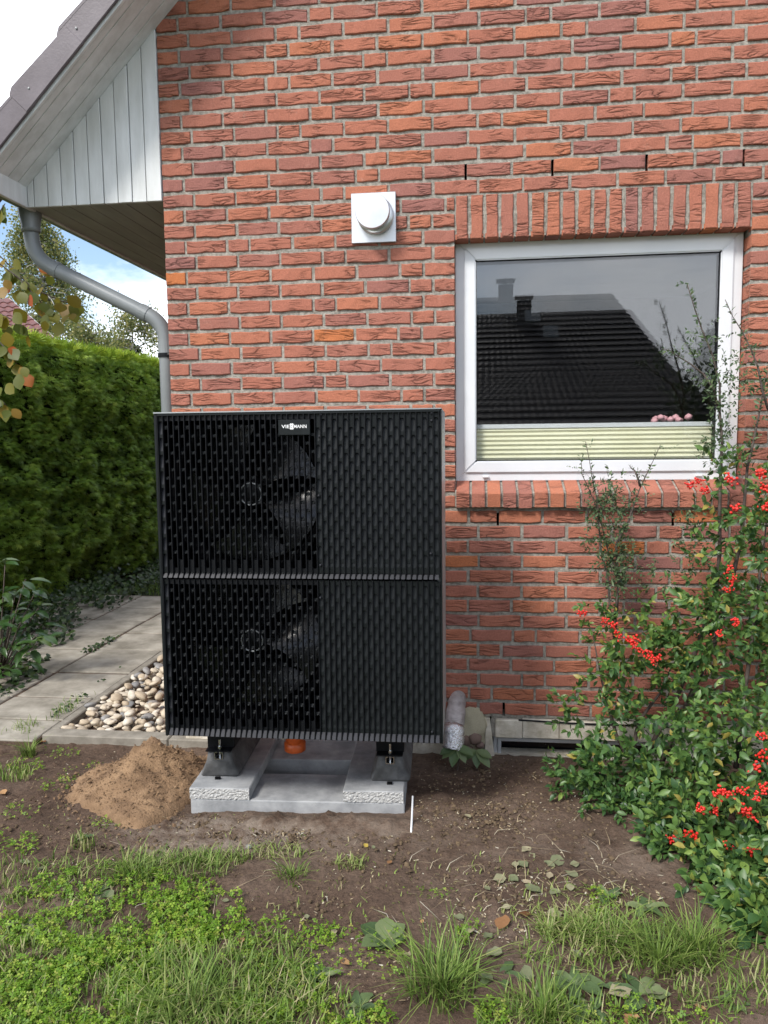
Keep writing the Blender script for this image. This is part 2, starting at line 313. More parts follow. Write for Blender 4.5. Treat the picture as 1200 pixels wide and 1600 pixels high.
def rdir(n): return nrm(rng.normal(size=(n, 3)))
LEAF_V = [(0, 0, 0), (-.20, .28, .06), (0, .28, 0), (.20, .28, .06), (-.22, .62, .05), (0, .62, -.01), (.22, .62, .05), (0, 1, -.10)]
LEAF_F = [(0, 2, 1), (0, 3, 2), (1, 2, 5), (1, 5, 4), (2, 3, 6), (2, 6, 5), (4, 5, 7), (5, 6, 7)]
BLADE_V = [(0, 0, 0)]
for t_, w_ in ((.12, .12), (.32, .215), (.55, .235), (.78, .15)): BLADE_V += [(-w_, t_+.02, .05*w_/.2-.12*t_*t_), (0, t_, -.12*t_*t_), (w_, t_+.02, .05*w_/.2-.12*t_*t_)]
BLADE_V.append((0, 1, -.13)); BLADE_F = [(0, 2, 1), (0, 3, 2)]
for k_ in range(3):
    a_ = 1+3*k_; BLADE_F += [(a_, a_+1, a_+4), (a_, a_+4, a_+3), (a_+1, a_+2, a_+5), (a_+1, a_+5, a_+4)]
BLADE_F += [(10, 11, 13), (11, 12, 13)]
def leaf_mesh(name, mat, wid=1, droop=1, jag=0):
    V = [(x*wid*(1+jag*random.uniform(-.4, .4)), y, z*droop) for x, y, z in BLADE_V]
    return np_mesh(name, V, BLADE_F, mat, smooth=True)
def eul(fwd, up):
    f = Vector(fwd).normalized(); r = f.cross(Vector(up)).normalized(); u = r.cross(f)
    return Matrix((r, f, u)).transposed().to_euler()

# ------------------------------------------------------------------ ground
def sstep(a, b, x): t = np.clip((x-a)/(b-a), 0, 1); return t*t*(3-2*t)
def gh(x, y):                                    # height of the soil
    x = np.asarray(x, float); y = np.asarray(y, float)
    base = -.035+.02*sstep(.9, 1.5, x)
    h = base+(.06-base)*sstep(-.10, -.75, y)
    return h+.012*np.sin(2.1*x+1)*np.sin(1.7*y)+.008*np.sin(5.3*x+y*4)*sstep(-.9, -1.2, y)
def soil():
    xs = np.arange(-2.2, 4.4, .016); ys = np.arange(-2.75, .006, .016); X, Y = np.meshgrid(xs, ys)
    N = np.array([[fnoise(a*3, b*3)*.014+fnoise(a*12, b*12, 3)*.008+fnoise(a*34, b*34, 7)*.005+max(0, fnoise(a*19, b*19, 11)-.28)*.045 for a in xs] for b in ys])
    Z = gh(X, Y)+N
    # trampled crumbs heaped against the front slab
    Z += .03*np.exp(-((Y+.93)/.06)**2)*sstep(.6, .75, X)*sstep(1.4, 1.3, X)*(1+N*20)
    V = np.stack([X, Y, Z], -1).reshape(-1, 3); nx, ny = len(xs), len(ys)
    I = np.arange(nx*ny).reshape(ny, nx); F = np.stack([I[:-1, :-1], I[:-1, 1:], I[1:, 1:], I[1:, :-1]], -1).reshape(-1, 4)
    sp = np.exp(-((X-.75)/.55)**2-((Y+1.02)/.13)**2)*.9+np.exp(-((X-.4)/.25)**2-((Y+1.05)/.16)**2)*.8+np.exp(-((X-2.2)/.6)**2-((Y+1.1)/.2)**2)*.35
    o = np_obj('ground', V, F, M['soil'], smooth=True, rnd=np.clip(sp, 0, 1).ravel(), attr='spill'); tag(o, kind='structure')
    mb = MB(); mb.add([(-150, -150, -.12), (150, -150, -.12), (150, 150, -.12), (-150, 150, -.12)], [(0, 1, 2, 3)])
    tag(mb.build('terrain', M['turf']), kind='structure')
    mb = MB(); mb.box(-12, 12, -14, -2.74, -.11, .02); tag(mb.build('lawn', M['turf']), kind='structure')
soil()

# ------------------------------------------------------------------ the brick house
CH = .07776; BH = .0632; Z0 = 3.7712             # course pitch, brick height, top of course 0
def ctop(n): return Z0-n*CH
house = tag(empty('brick_house', (0, 0, 0)), 'red brick house with white window and white boarded eaves', 'house')
def brick_template(L, seed, h=BH, d=.05):
    r = random.Random(seed); n = 5; nx = [-.5, -.26, 0, .26, .5]
    top = [(L*u, r.uniform(-.001, .003), h/2+r.uniform(-.0045, .0018)) for u in nx]
    bot = [(L*u, r.uniform(-.001, .003), -h/2+r.uniform(-.0018, .0045)) for u in nx]
    for i in (0, 4):
        dx = r.uniform(-.002, .002); top[i] = (top[i][0]+dx, .002, top[i][2]-.001); bot[i] = (bot[i][0]+dx, .002, bot[i][2]+.001)
    fr = top+bot[::-1]                           # ring of 10, front edge
    inner = [(x*.965, y-.004, z*.86) for x, y, z in fr]
    back = [(x, d, z) for x, y, z in fr]
    V = inner+fr+back; F = []
    for i in range(4): F.append((i, i+1, 8-i, 9-i)[::-1])
    for i in range(10):
        j = (i+1) % 10; F.append((i, j, 10+j, 10+i)); F.append((10+i, 10+j, 20+j, 20+i))
    return V, F
STV = [brick_template(.21, s) for s in range(14)]
def row_layout(n, xa, xb, first, prev):
    """bricks (x0,x1) of one course; joints kept clear of those of the course above"""
    r = random.Random(n*13+5); x = xa; res = []; since = r.randint(0, 3)
    x1 = xa+first; res.append((x, x1)); x = x1+.0135
    while x < xb-.03:
        L = .1045 if since > r.choice([3, 4, 5, 7]) else .2085+r.uniform(-.003, .003)
        if any(abs(x+L+.006-p) < .035 for p in prev):
            L = .1045 if L > .15 else .21
            if any(abs(x+L+.006-p) < .02 for p in prev): L = .16
        since = 0 if L < .15 else since+1
        res.append((x, min(x+L, xb))); x += L+.0135
    return res
OPX0, OPX1 = 1.495, 2.903
WX1 = 4.6
WEEPS = {10: [hit(px, 255, 1, 0)[0] for px in (727.5, 863.5, 1010.7, 1162.5)], 32: [hit(778, 807, 1, 0)[0], hit(1052, 803, 1, 0)[0]], 45: [hit(787, 1108, 1, 0)[0], 3.4]}
bricks = []; mort = MB(); prev = []
def mquad(x0, x1, z0, z1):
    if x1-x0 > .002: mort.add([(x0, .0055, z0), (x1, .0055, z0), (x1, .0055, z1), (x0, .0055, z1)], [(0, 1, 2, 3)])
for n in range(-9, 46):
    zt = ctop(n); zc = zt-BH/2
    xs = max(0, zt-CH-3.735)
    first = .1045 if n % 2 == 0 else .158
    spans = [(0, WX1)] if not 12 <= n <= 31 else [(0, OPX0), (OPX1, WX1)]
    lay = []
    for k, (a, b_) in enumerate(spans):
        ws = [v for v in WEEPS.get(n, []) if a < v < b_]
        segs = []; x = a
        for v in ws: segs.append((x, v-.006)); x = v+.006
        segs.append((x, b_))
        for q, (s0, s1) in enumerate(segs):
            f = first if (q == 0 and k == 0) else (.1045 if (k == 1 and n % 2) else .21)
            lay += row_layout(n*7+k*3+q, s0, s1, min(f, s1-s0), prev)
        for q, (s0, s1) in enumerate(segs): mquad(max(s0, xs), s1, zt-CH, zt)
    if n in (12, ): pass
    prev = [p[1]+.006 for p in lay]
    for x0, x1 in lay:
        x0 = max(x0, xs)
        if x1-x0 > .025: bricks.append((n, x0, x1, zc))
mquad(0, 1.62, .16, ctop(46))
wall = mort.build('wall', M['mortar'], house)
# cavity behind the weep holes and the body of the house
def vis(x, z):
    u, v = proj((x, 0, z))
    if not (-20 < u < 1220 and -10 < v < 1600): return False
    if 246 < u < 690 and 650 < v < 1170: return False
    if u > 985 and v > 850: return False
    return True
cand = [b for b in bricks if vis((b[1]+b[2])/2, b[3])]
cand.sort(key=lambda b: -(b[2]-b[1]))
chosen = set(id(b) for b in cand[:262])
BM = [np_mesh('brick', V, [f for f in F], M['brick']) for V, F in STV] if False else []
for V, F in STV:
    me = bpy.data.meshes.new('brick'); me.from_pydata(V, [], F); me.materials.append(M['brick']); BM.append(me)
fv, ff, fr_ = [], [], []
for b in bricks:
    n, x0, x1, zc = b; L = x1-x0; k = random.randrange(14); flip = random.random() < .5
    dy = random.uniform(-.003, .003); rz = random.uniform(-.008, .008); ry = random.uniform(-.006, .006)
    if id(b) in chosen:
        inst_obj('brick', BM[k], wall, ((x0+x1)/2, dy, zc+random.uniform(-.0015, .0015)), (0, ry, rz), (L/.21, 1, 1))
    else:
        o = len(fv); V, F = STV[k]
        fv += [((x0+x1)/2+v[0]*L/.21, v[1]+dy, zc+v[2]) for v in V]; ff += [tuple(i+o for i in f) for f in F]; fr_ += [random.random()]*len(V)
me = bpy.data.meshes.new('brick_field'); me.from_pydata(fv, [], ff); me.materials.append(M['brick_f'])
a = me.attributes.new('rnd', 'FLOAT', 'POINT'); a.data.foreach_set('value', np.array(fr_, np.float32))
tag(link(bpy.data.objects.new('brickwork', me), wall), kind='stuff')
# soldier course over the window
lint = MB(); lint.box(OPX0-.006, OPX1, .006, .125, 2.640, 2.838).build('lintel', M['mortar'], house); lintel = house.children[-1]
p = (OPX1-OPX0)/19
for i in range(19):
    inst_obj('brick', BM[i % 14], lintel, (OPX0+p*(i+.5), random.uniform(-.003, .002), 2.738), (0, math.pi/2+random.uniform(-.01, .01), 0), (.98, 1, .93+random.uniform(-.03, .03)))
for i in range(19):                              # undersides of the soldiers
    pass
mb = MB()
for i in range(19): mb.box(OPX0+p*i+.004, OPX0+p*(i+1)-.006, .004, .12, 2.634, 2.66)
o = mb.build('lintel_underside', M['brick_f'], house); a = o.data.attributes.new('rnd', 'FLOAT', 'POINT'); a.data.foreach_set('value', np.repeat(rng.random(19), 8).astype(np.float32))
# rowlock sill, sloping outwards
SL = math.radians(20)
sill = MB().box(OPX0, OPX1, .0058, .06, 1.270, 1.3049).prism([(OPX0, -.028, 1.305), (OPX0, .12, 1.305), (OPX0, .12, 1.43), (OPX0, -.028, 1.373)], (OPX1-OPX0, 0, 0)).build('sill', M['mortar'], house)
p = (OPX1-OPX0)/18
for i in range(18):
    r = random.Random(i); j = lambda: r.uniform(-.003, .003)
    prof = [(-.042+j(), 1.302+j()), (-.045+j(), 1.374+j()), (-.038, 1.381+j()), (.105, 1.434), (.105, 1.302)]
    me = MB().prism([(-p/2+.007, y, z) for y, z in prof], (p-.014, 0, 0)).mesh('brick', M['brick'])
    inst_obj('brick', me, sill, (OPX0+p*(i+.5), 0, 0))
# brick jambs beside the window (their ends show in the reveal)
for x0, x1, m0, m1 in ((OPX0-.10, OPX0+.0005, OPX0-.1, OPX0-.004), (OPX1-.0005, OPX1+.10, OPX1+.004, OPX1+.1)):
    jm = MB().box(m0, m1, .01, .125, 1.3, 2.64).build('jamb', M['mortar'], house)
    for n in range(15, 31): MB().box(x0, x1, .006, .125, ctop(n)-BH, ctop(n)).build('brick', M['brick'], jm, bevel=.004)
# body: inner leaf with openings, side wall, room behind the window
ib = MB()
for x0, x1, z0, z1 in ((0.02, OPX0, .1, 3.3), (OPX1, WX1, .1, 3.3), (OPX0, OPX1, .1, 1.30), (OPX0, OPX1, 2.66, 3.3)): ib.box(x0, x1, .126, .30, z0, z1)
ib.build('inner_leaf', M['void'], house)  # coloured black as a dark backing for the weep holes
o = MB().box(0.001, .12, .052, 8, -.1, 3.68).build('side_wall', M['brick_f'], house)
MB().add([(OPX0-.6, .31, .6), (OPX1+.9, .31, .6), (OPX1+.9, 4.2, .6), (OPX0-.6, 4.2, .6), (OPX0-.6, .31, 3.0), (OPX1+.9, .31, 3.0), (OPX1+.9, 4.2, 3.0), (OPX0-.6, 4.2, 3.0)],
         [(0, 1, 2, 3), (4, 7, 6, 5), (1, 5, 6, 2), (2, 6, 7, 3), (3, 7, 4, 0)]).build('room', M['room'], house)
# window
FY = .095
def frame_mb(x0, x1, z0, z1, wd, y0, y1):
    m_ = MB()
    for a_ in ([(x0, z0), (x1, z0), (x1-wd, z0+wd), (x0+wd, z0+wd)], [(x1, z0), (x1, z1), (x1-wd, z1-wd), (x1-wd, z0+wd)], [(x1, z1), (x0, z1), (x0+wd, z1-wd), (x1-wd, z1-wd)], [(x0, z1), (x0, z0), (x0+wd, z0+wd), (x0+wd, z1-wd)]):
        m_.prism([(x, y0, z) for x, z in a_], (0, y1-y0, 0))
    return m_
win = frame_mb(OPX0+.001, OPX1-.004, 1.428, 2.652, .052, FY, FY+.07).build('window', M['white_pvc'], house, bevel=.003)
frame_mb(OPX0+.045, OPX1-.048, 1.470, 2.610, .062, FY-.012, FY+.06).build('sash', M['white_pvc'], win, bevel=.006, seg=2)
frame_mb(OPX0+.104, OPX1-.107, 1.529, 2.551, .006, FY+.003, FY+.05).build('gasket', M['black'], win)
GX0, GX1, GZ0, GZ1 = OPX0+.106, OPX1-.109, 1.531, 2.549
def pane(y, tx, tz, name):
    cx, cz = (GX0+GX1)/2, (GZ0+GZ1)/2
    V = [(x, y+(x-cx)*tx+(z-cz)*tz, z) for x, z in ((GX0, GZ0), (GX1, GZ0), (GX1, GZ1), (GX0, GZ1))]
    MB().add(V, [(0, 1, 2, 3)]).build(name, M['glass'], win)
pane(FY+.012, 0, 0, 'pane'); pane(FY+.034, -.014, .012, 'pane')
for px in (759, 1092):
    q = hit(px, 740, 1, FY-.01); MB().box(q[0]-.016, q[0]+.016, FY-.016, FY, 1.446, 1.456).build('drain_cap', M['white_pvc'], win, bevel=.002)
# pleated blind behind the glass
bl = MB(); zb0, zb1 = 1.535, 1.70; npl = 7
for i in range(npl):
    za, zc_, zd = zb0+(zb1-zb0)*i/npl, zb0+(zb1-zb0)*(i+.5)/npl, zb0+(zb1-zb0)*(i+1)/npl
    bl.add([(GX0+.004, .156, za), (GX1-.004, .156, za), (GX1-.004, .148, zc_), (GX0+.004, .148, zc_), (GX1-.004, .156, zd), (GX0+.004, .156, zd)], [(0, 1, 2, 3), (3, 2, 4, 5)])
blind = bl.build('blind', M['cream'], win)
MB().box(GX0+.002, GX1-.002, .146, .170, zb1, zb1+.022).build('rail', M['white_pvc'], blind)
MB().box(OPX0, OPX1, .17, .42, 1.49, 1.525).build('inner_sill', M['white_pvc'], house)
# basement window and plinth
MB().box(0, 1.60, .02, .12, -.5, .19).box(2.62, WX1, .02, .12, -.5, .19).box(1.60, 2.62, .03, .12, -.5, -.02).build('plinth', M['stone_beige'], house)
bz = [hit(770, 1127, 1, 0)[2], hit(770, 1150, 1, 0)[2]]
xs_ = [1.70, 1.84, 2.03, 2.22, 2.42, 2.60]
lin2 = MB().box(1.68, 2.62, .012, .11, .085, .197).build('basement_lintel', M['mortar'], house)
for i in range(5):
    MB().box(xs_[i]+.001, xs_[i+1]-.001, -.012+random.uniform(-.003, .003), .1, .087, .19+random.uniform(-.012, .002)).build('stone', M['stone_beige'], lin2, bevel=.004)
bw = frame_mb(1.69, 2.60, -.12, .086, .022, .05, .09).build('basement_window', M['grey_pvc'], house, bevel=.003)
frame_mb(1.713, 2.577, -.10, .066, .02, .042, .085).build('sash', M['grey_pvc'], bw, bevel=.003)
MB().add([(1.73, .07, -.09), (2.56, .07, -.09), (2.56, .07, .05), (1.73, .07, .05)], [(0, 1, 2, 3)]).build('pane', M['glass'], bw)
MB().box(1.70, 2.58, .12, .6, -.3, .3).build('basement_room', M['void'], house)
MB().tube([(1.82, -.012, .186), (2.1, -.015, .178), (2.6, -.012, .172)], .005, 6).build('cable', M['black'], house)
MB().prism([(1.645, -.012, -.05), (1.70, -.012, -.05), (1.672, -.012, .19), (1.648, -.012, .19)], (0, .05, 0)).build('wooden_strip', M['stone_beige'], house, bevel=.003)
# foam and rubble at the pipe entry
def lump(mat, name, parent, loc, sc, seed, sub=2, amp=.35, sm=True):
    bm = bmesh.new(); bmesh.ops.create_icosphere(bm, subdivisions=sub, radius=1)
    for v in bm.verts: v.co *= 1+amp*fnoise(v.co.x*1.7+seed*9.1, v.co.y*1.7, v.co.z*1.7+seed)
    me_ = bpy.data.meshes.new(name); bm.to_mesh(me_); bm.free(); me_.materials.append(mat)
    if sm: me_.polygons.foreach_set('use_smooth', np.ones(len(me_.polygons), bool))
    o_ = bpy.data.objects.new(name, me_); o_.location = loc; o_.scale = sc
    return link(o_, parent)
lump(M['foam'], 'foam_filling', house, (1.575, .0, .12), (.085, .035, .11), 3, 3, .5)
# flue terminal on its steel plate
v0, v1 = hit(548.5, 303, 1, -.015), hit(619, 378, 1, -.015)
vx, vz = (v0[0]+v1[0])/2, (v0[2]+v1[2])/2; hw = (v1[0]-v0[0])/2; hz = (v0[2]-v1[2])/2
flue = MB().box(vx-hw, vx+hw, -.022, .02, vz-hz, vz+hz).build('flue_terminal', M['steel'], house, bevel=.002)
MB().lathe([(.0, 0), (.086, 0), (.090, -.004), (.090, -.03), (.07, -.034), (.062, -.034), (.062, -.05), (.0, -.05)], 40, 'y', (vx+.012, -.02, vz+.005)).build('collar', M['steel'], flue, smooth=True)
MB().lathe([(.05, -.03), (.05, -.075)], 24, 'y', (vx+.012, -.02, vz+.005)).build('gap', M['black'], flue)
MB().lathe([(.0, -.066), (.080, -.066), (.084, -.070), (.084, -.094), (.082, -.098), (.0, -.100)], 40, 'y', (vx+.006, -.02, vz+.008)).build('cap', M['steel'], flue, smooth=False)
# gable cladding: vertical boards on the eaves box
RK = 3.728                                       # rake line z = x + RK at the wall face
clad = MB().prism([(-.735, .012, 2.895), (-.004, .012, 2.895), (-.004, .012, RK-.004), (-.735, .012, RK-.735)], (0, .02, 0)).build('gable_cladding', M['board'], house)
xb = [-.737, -.700, -.623, -.546, -.469, -.392, -.315, -.238, -.161, -.084, -.002]
for i in range(len(xb)-1):
    a_, b_ = xb[i]+.0022, xb[i+1]-.0022; y_ = -.008+random.uniform(-.0015, .0015)
    MB().prism([(a_, y_, 2.888), (b_, y_, 2.888), (b_, y_, b_+RK), (a_, y_, a_+RK)], (0, .02, 0)).build('board', M['board'], clad, bevel=.002)
# roof over the verge
s2 = math.sqrt(.5); D = np.array([s2, 0, s2]); Nn = np.array([-s2, 0, s2]); R0 = np.array([-.74, 0, RK-.74])
def rp(s, y, n): q = R0+D*s+Nn*n; return (q[0], y, q[2])
roof = MB().prism([rp(-.12, -.27, .05), rp(3.2, -.27, .05), rp(3.2, -.27, .095), rp(-.12, -.27, .095)], (0, 8.3, 0)).build('roof', M['tile'], house)
yb = [0.0, -.085, -.17, -.255, -.30]
for i in range(4):
    MB().prism([rp(0, yb[i]-.0025, 0), rp(3.2, yb[i]-.0025, 0), rp(3.2, yb[i+1]+.0025, 0), rp(0, yb[i+1]+.0025, 0)], tuple(Nn*.018)).build('verge_board', M['board'], roof, bevel=.0015)
MB().prism([rp(-.02, 0.02, .012), rp(3.2, 0.02, .012), rp(3.2, -.3, .012), rp(-.02, -.3, .012)], tuple(Nn*.02)).build('verge_lining', M['board'], roof)
MB().prism([rp(-.02, -.305, -.005), rp(3.2, -.305, -.005), rp(3.2, -.305, .05), rp(-.02, -.305, .05)], (0, -.018, 0)).build('barge_trim', M['board'], roof, bevel=.002)
TP = .355
for i in range(-1, 9):
    s0 = i*TP-.035; tl = .030; ss = s0+.42
    prof = [rp(s0, -.325, .008), rp(s0, -.325, .098+tl), rp(s0+.035, -.325, .118+tl*.9), rp(ss, -.325, .118), rp(ss, -.325, .006)]
    t_ = MB().prism(prof, (0, -.016-.002*(i % 2), 0)); t_.prism([rp(s0+.02, -.342, .095+tl), rp(s0+.035, -.342, .119+tl*.9), rp(ss, -.342, .119), rp(ss, -.342, .10)], (0, .42, 0))
    tile = t_.build('tile', M['tile'], roof, bevel=.004)
    MB().lathe([(0, 0), (.005, 0), (.005, -.003), (0, -.004)], 8, 'y', rp(s0+.09, -.343, .05+tl*.7)).build('nail', M['zinc'], tile)
# eaves: fascia, soffit boards, gutter
MB().box(-.762, -.738, -.30, 8, 2.886, 3.0).build('fascia', M['board'], house, bevel=.003)
sof = MB().box(-.738, 0, .02, 8, 2.905, 2.92).build('soffit', M['board_shaded'], house)
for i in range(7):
    a_ = -.736+i*.105; MB().box(a_+.002, min(a_+.103, -.001), .012, 8, 2.892+random.uniform(-.001, .001), 2.904).build('board', M['board_shaded'], sof, bevel=.0015)
g = MB(); prof = [(-.825+.062*math.cos(t), 2.975+.062*math.sin(t)) for t in np.linspace(math.pi, 2*math.pi, 12)]
V = [(x, y, z) for y in (-.30, 8) for x, z in prof]+[(x*1.0+(.004 if x < -.825 else -.004), y, z+.003) for y in (-.30, 8) for x, z in prof]
gutter = g.add(V, [(i, i+1, 13+i, 12+i) for i in range(11)]+[(24+i+1, 24+i, 36+i, 37+i) for i in range(11)]+[tuple(range(12))]).build('gutter', M['zinc'], house, smooth=True)
MB().lathe([(.062, 2.955), (.060, 2.89), (.048, 2.82), (.050, 2.812), (.050, 2.79), (.04, 2.789)], 24, 'z', (-.79, .10, 0)).build('outlet', M['zinc'], gutter, smooth=True)
def arc(p0, p1, p2, r, n=8):
    p0, p1, p2 = Vector(p0), Vector(p1), Vector(p2); a_, b_ = p1+(p0-p1).normalized()*r, p1+(p2-p1).normalized()*r
    return [a_.lerp(p1, t).lerp(p1.lerp(b_, t), t) for t in np.linspace(0, 1, n)]
A0, A1, A2, A3 = (-.79, .10, 2.80), (-.79, .10, 2.655), (-.055, .10, 2.285), (-.055, .10, -.05)
down = MB().tube([A0]+arc(A0, A1, A2, .12, 10)+arc(A1, A2, A3, .11, 10)+[A3], .040, 20).build('downpipe', M['zinc'], house, smooth=True)
def ringat(c, d, r, h): 
    c, d = Vector(c), Vector(d).normalized(); return MB().tube([c-d*h/2, c+d*h/2], r, 20)
dd = Vector(A2)-Vector(A1)
ringat(Vector(A1)+dd.normalized()*.14, dd, .043, .05).build('joint', M['zinc'], down, smooth=False)
ringat(Vector(A2)-dd.normalized()*.13, dd, .043, .05).build('joint', M['zinc'], down, smooth=False)
ringat((-.055, .10, 2.15), (0, 0, 1), .043, .06).build('joint', M['zinc'], down)
ringat((-.055, .10, 2.115), (0, 0, 1), .046, .022).tube([(-.03, .06, 2.115), (.02, .06, 2.115)], .012, 8).build('bracket', M['black'], down)

# ------------------------------------------------------------------ path, edging stones, pebbles
path = tag(MB().box(-2.9, -.85, -.06, 3.8, -.12, -.0085).build('path', M['soil']), kind='structure')
xj = [-.85, -1.41, -1.93, -2.43, -2.9]; yj = [-.07, .25, .64, 1.16, 1.755, 2.255, 2.72, 3.22, 3.78]
for i in range(4):
    for j in range(8):
        y0, y1 = yj[j], yj[j+1]
        if i == 1 and j > 1: y0 -= .02; y1 -= .02
        MB().box(xj[i+1]+.009, xj[i]-.009, y0+.012, y1-.012, -.06, random.uniform(-.004, .004)).build('paving_slab', M['slabp'], path, bevel=.006)
edg = tag(MB().box(-.835, .30, .012, .085, -.2, -.012).box(-.838, -.80, .09, 4.5, -.2, -.012).build('edging', M['kerb']), kind='structure')
for x0, x1 in ((-.84, -.10), (-.095, .30)): MB().box(x0, x1, -.002, .10, -.19, .012).build('kerb_stone', M['kerb'], edg, bevel=.006)
for j in range(5): MB().box(-.846, -.79, .106+j*.9, 1.0+j*.9, -.19, .010).build('kerb_stone', M['kerb'], edg, bevel=.006)
bed = tag(MB().box(-.79, .0, .10, 6, -.15, -.03).build('pebble_bed', M['soil']), kind='structure')
PB = []
for s in range(8):
    bm = bmesh.new(); bmesh.ops.create_icosphere(bm, subdivisions=2, radius=1)
    for v in bm.verts: v.co *= 1+.28*fnoise(v.co.x*1.1+s*5, v.co.y*1.1, v.co.z*1.1)
    me = bpy.data.meshes.new('pebble'); bm.to_mesh(me); bm.free(); me.materials.append(M['pebble']); me.polygons.foreach_set('use_smooth', np.ones(len(me.polygons), bool)); PB.append(me)
pl = []; tries = 0
while len(pl) < 300 and tries < 30000:
    tries += 1; r = random.uniform(.015, .036)*random.choice([.8, 1, 1.1]); x, y = random.uniform(-.775, -.02), .12+1.7*random.random()
    if y > .34+(-.2-x)*2.3: continue
    k = sum(1 for q in pl if (q[0]-x)**2+(q[1]-y)**2 < (.8*(q[2]+r))**2)
    if k > 3: continue
    pl.append((x, y, r)); z = -.03+r*.45+k*r*.55
    inst_obj('pebble', random.choice(PB), bed, (x, y, z), (random.uniform(-.4, .4), random.uniform(-.4, .4), random.uniform(0, 6.3)), (r*1.2*random.uniform(.8, 1.2), r*.9*random.uniform(.75, 1.2), r*random.uniform(.45, .75)))

# ------------------------------------------------------------------ concrete slabs under the unit
SA = math.radians(2.6)
SO = np.array([.363, -.862]); sx = np.array([math.cos(SA), math.sin(SA)]); sy = np.array([-math.sin(SA), math.cos(SA)])
def slab(name, u0, u1, v0, v1, z0, z1, label, agg=False):
    c = SO+sx*(u0+u1)/2+sy*(v0+v1)/2
    e = tag(empty(name, (c[0], c[1], z0), SA), label, 'slab', 'concrete slabs under the black unit')
    a_, b_ = (u1-u0)/2, (v1-v0)/2
    MB().box(-a_, a_, -b_+(.006 if agg else 0), b_, 0, z1-z0).build('slab', M['concrete'], e, bevel=.004)
    if agg:
        bm = bmesh.new(); nx_, nz_ = 34, 8
        g_ = [[bm.verts.new((-a_+.002+(2*a_-.004)*i/nx_, -b_+.004+.006*fnoise(i*.9, k*.9, u0*7), .003+(z1-z0-.006)*k/nz_)) for i in range(nx_+1)] for k in range(nz_+1)]
        for k in range(nz_):
            for i in range(nx_): bm.faces.new((g_[k][i], g_[k][i+1], g_[k+1][i+1], g_[k+1][i]))
        me_ = bpy.data.meshes.new('broken_edge'); bm.to_mesh(me_); bm.free(); me_.materials.append(M['aggregate']); link(bpy.data.objects.new('broken_edge', me_), e)
    return e
ST = .108; SB = .008
slab('concrete_slab', 0, .933, 0, .268, SB, ST, 'grey concrete slab lying crosswise in front beneath the two upper slabs')
slab('concrete_slab', .0, .933, .425, .675, SB, ST, 'grey concrete slab lying crosswise at the back beneath the unit')
TT = ST+.052
slab('concrete_slab', -.004, .262, -.006, .76, ST, TT, 'upper concrete slab with broken edge beside the sand heap', True)
slab('concrete_slab', .668, .93, -.006, .76, ST, TT, 'upper concrete slab with broken edge beside the thin white rod', True)

# ------------------------------------------------------------------ heat pump
UW, UH, UD = 1.146, 1.325, .50
tl, tr_ = hit(236, 645, 1, -1.01), hit(690.5, 641, 1, -.98)
UA = math.atan2(.012, UW); UZ = .447
unit = tag(empty('heat_pump', ((tl[0]+tr_[0])/2-.002, -.99, UZ), UA, math.radians(-.7)), 'black two fan heat pump with slotted front in front of the brick wall', 'heat pump')
h2 = UW/2
cs = MB().box(-h2, -h2+.02, .03, UD, .012, UH).box(h2-.02, h2, .03, UD, .012, UH).box(-h2+.02, h2-.02, .03, UD, UH-.02, UH-.0008).box(-h2+.02, h2-.02, .03, UD, .0125, .03).box(-h2+.02, h2-.02, UD-.02, UD-.001, .03, UH-.02)
cs.build('casing', M['casing'], unit)
fc = MB().box(-h2+.021, .10, .03, .34, .031, UH-.021); fc.f = [f for i, f in enumerate(fc.f) if i != 2]; fc.build('fan_chamber', M['void'], unit)
# front frame, open to the grilles
fr = MB()
fr.box(-h2, -h2+.012, -.004, .034, 0, UH).box(h2-.006, h2, -.004, .034, 0, UH).box(-h2+.012, h2-.006, -.006, .034, UH-.012, UH-.001).box(-h2+.012, h2-.006, .0, .034, 0, .012)
fr.build('front_frame', M['panel'], unit, bevel=.002)
MB().box(-h2, h2, -.008, UD, UH-.0005, UH+.004).build('top_edge', M['casing'], unit)
PW = .0222; RPITCH = .0668
gx0, gx1 = -h2+.014, h2-.010; ncol = int(round((gx1-gx0)/PW)); PW = (gx1-gx0)/ncol; nopen = int(round((497-243)/(688-243)*ncol))
def pill(cx, za, zb, hw_, n=4, rz=None):
    r = hw_; rz = rz or r; pts = []
    for t in np.linspace(math.pi, 0, n): pts.append((cx+r*math.cos(t), zb-rz+rz*math.sin(t)))
    for t in np.linspace(0, -math.pi, n): pts.append((cx+r*math.cos(t), za+rz+rz*math.sin(t)))
    return pts
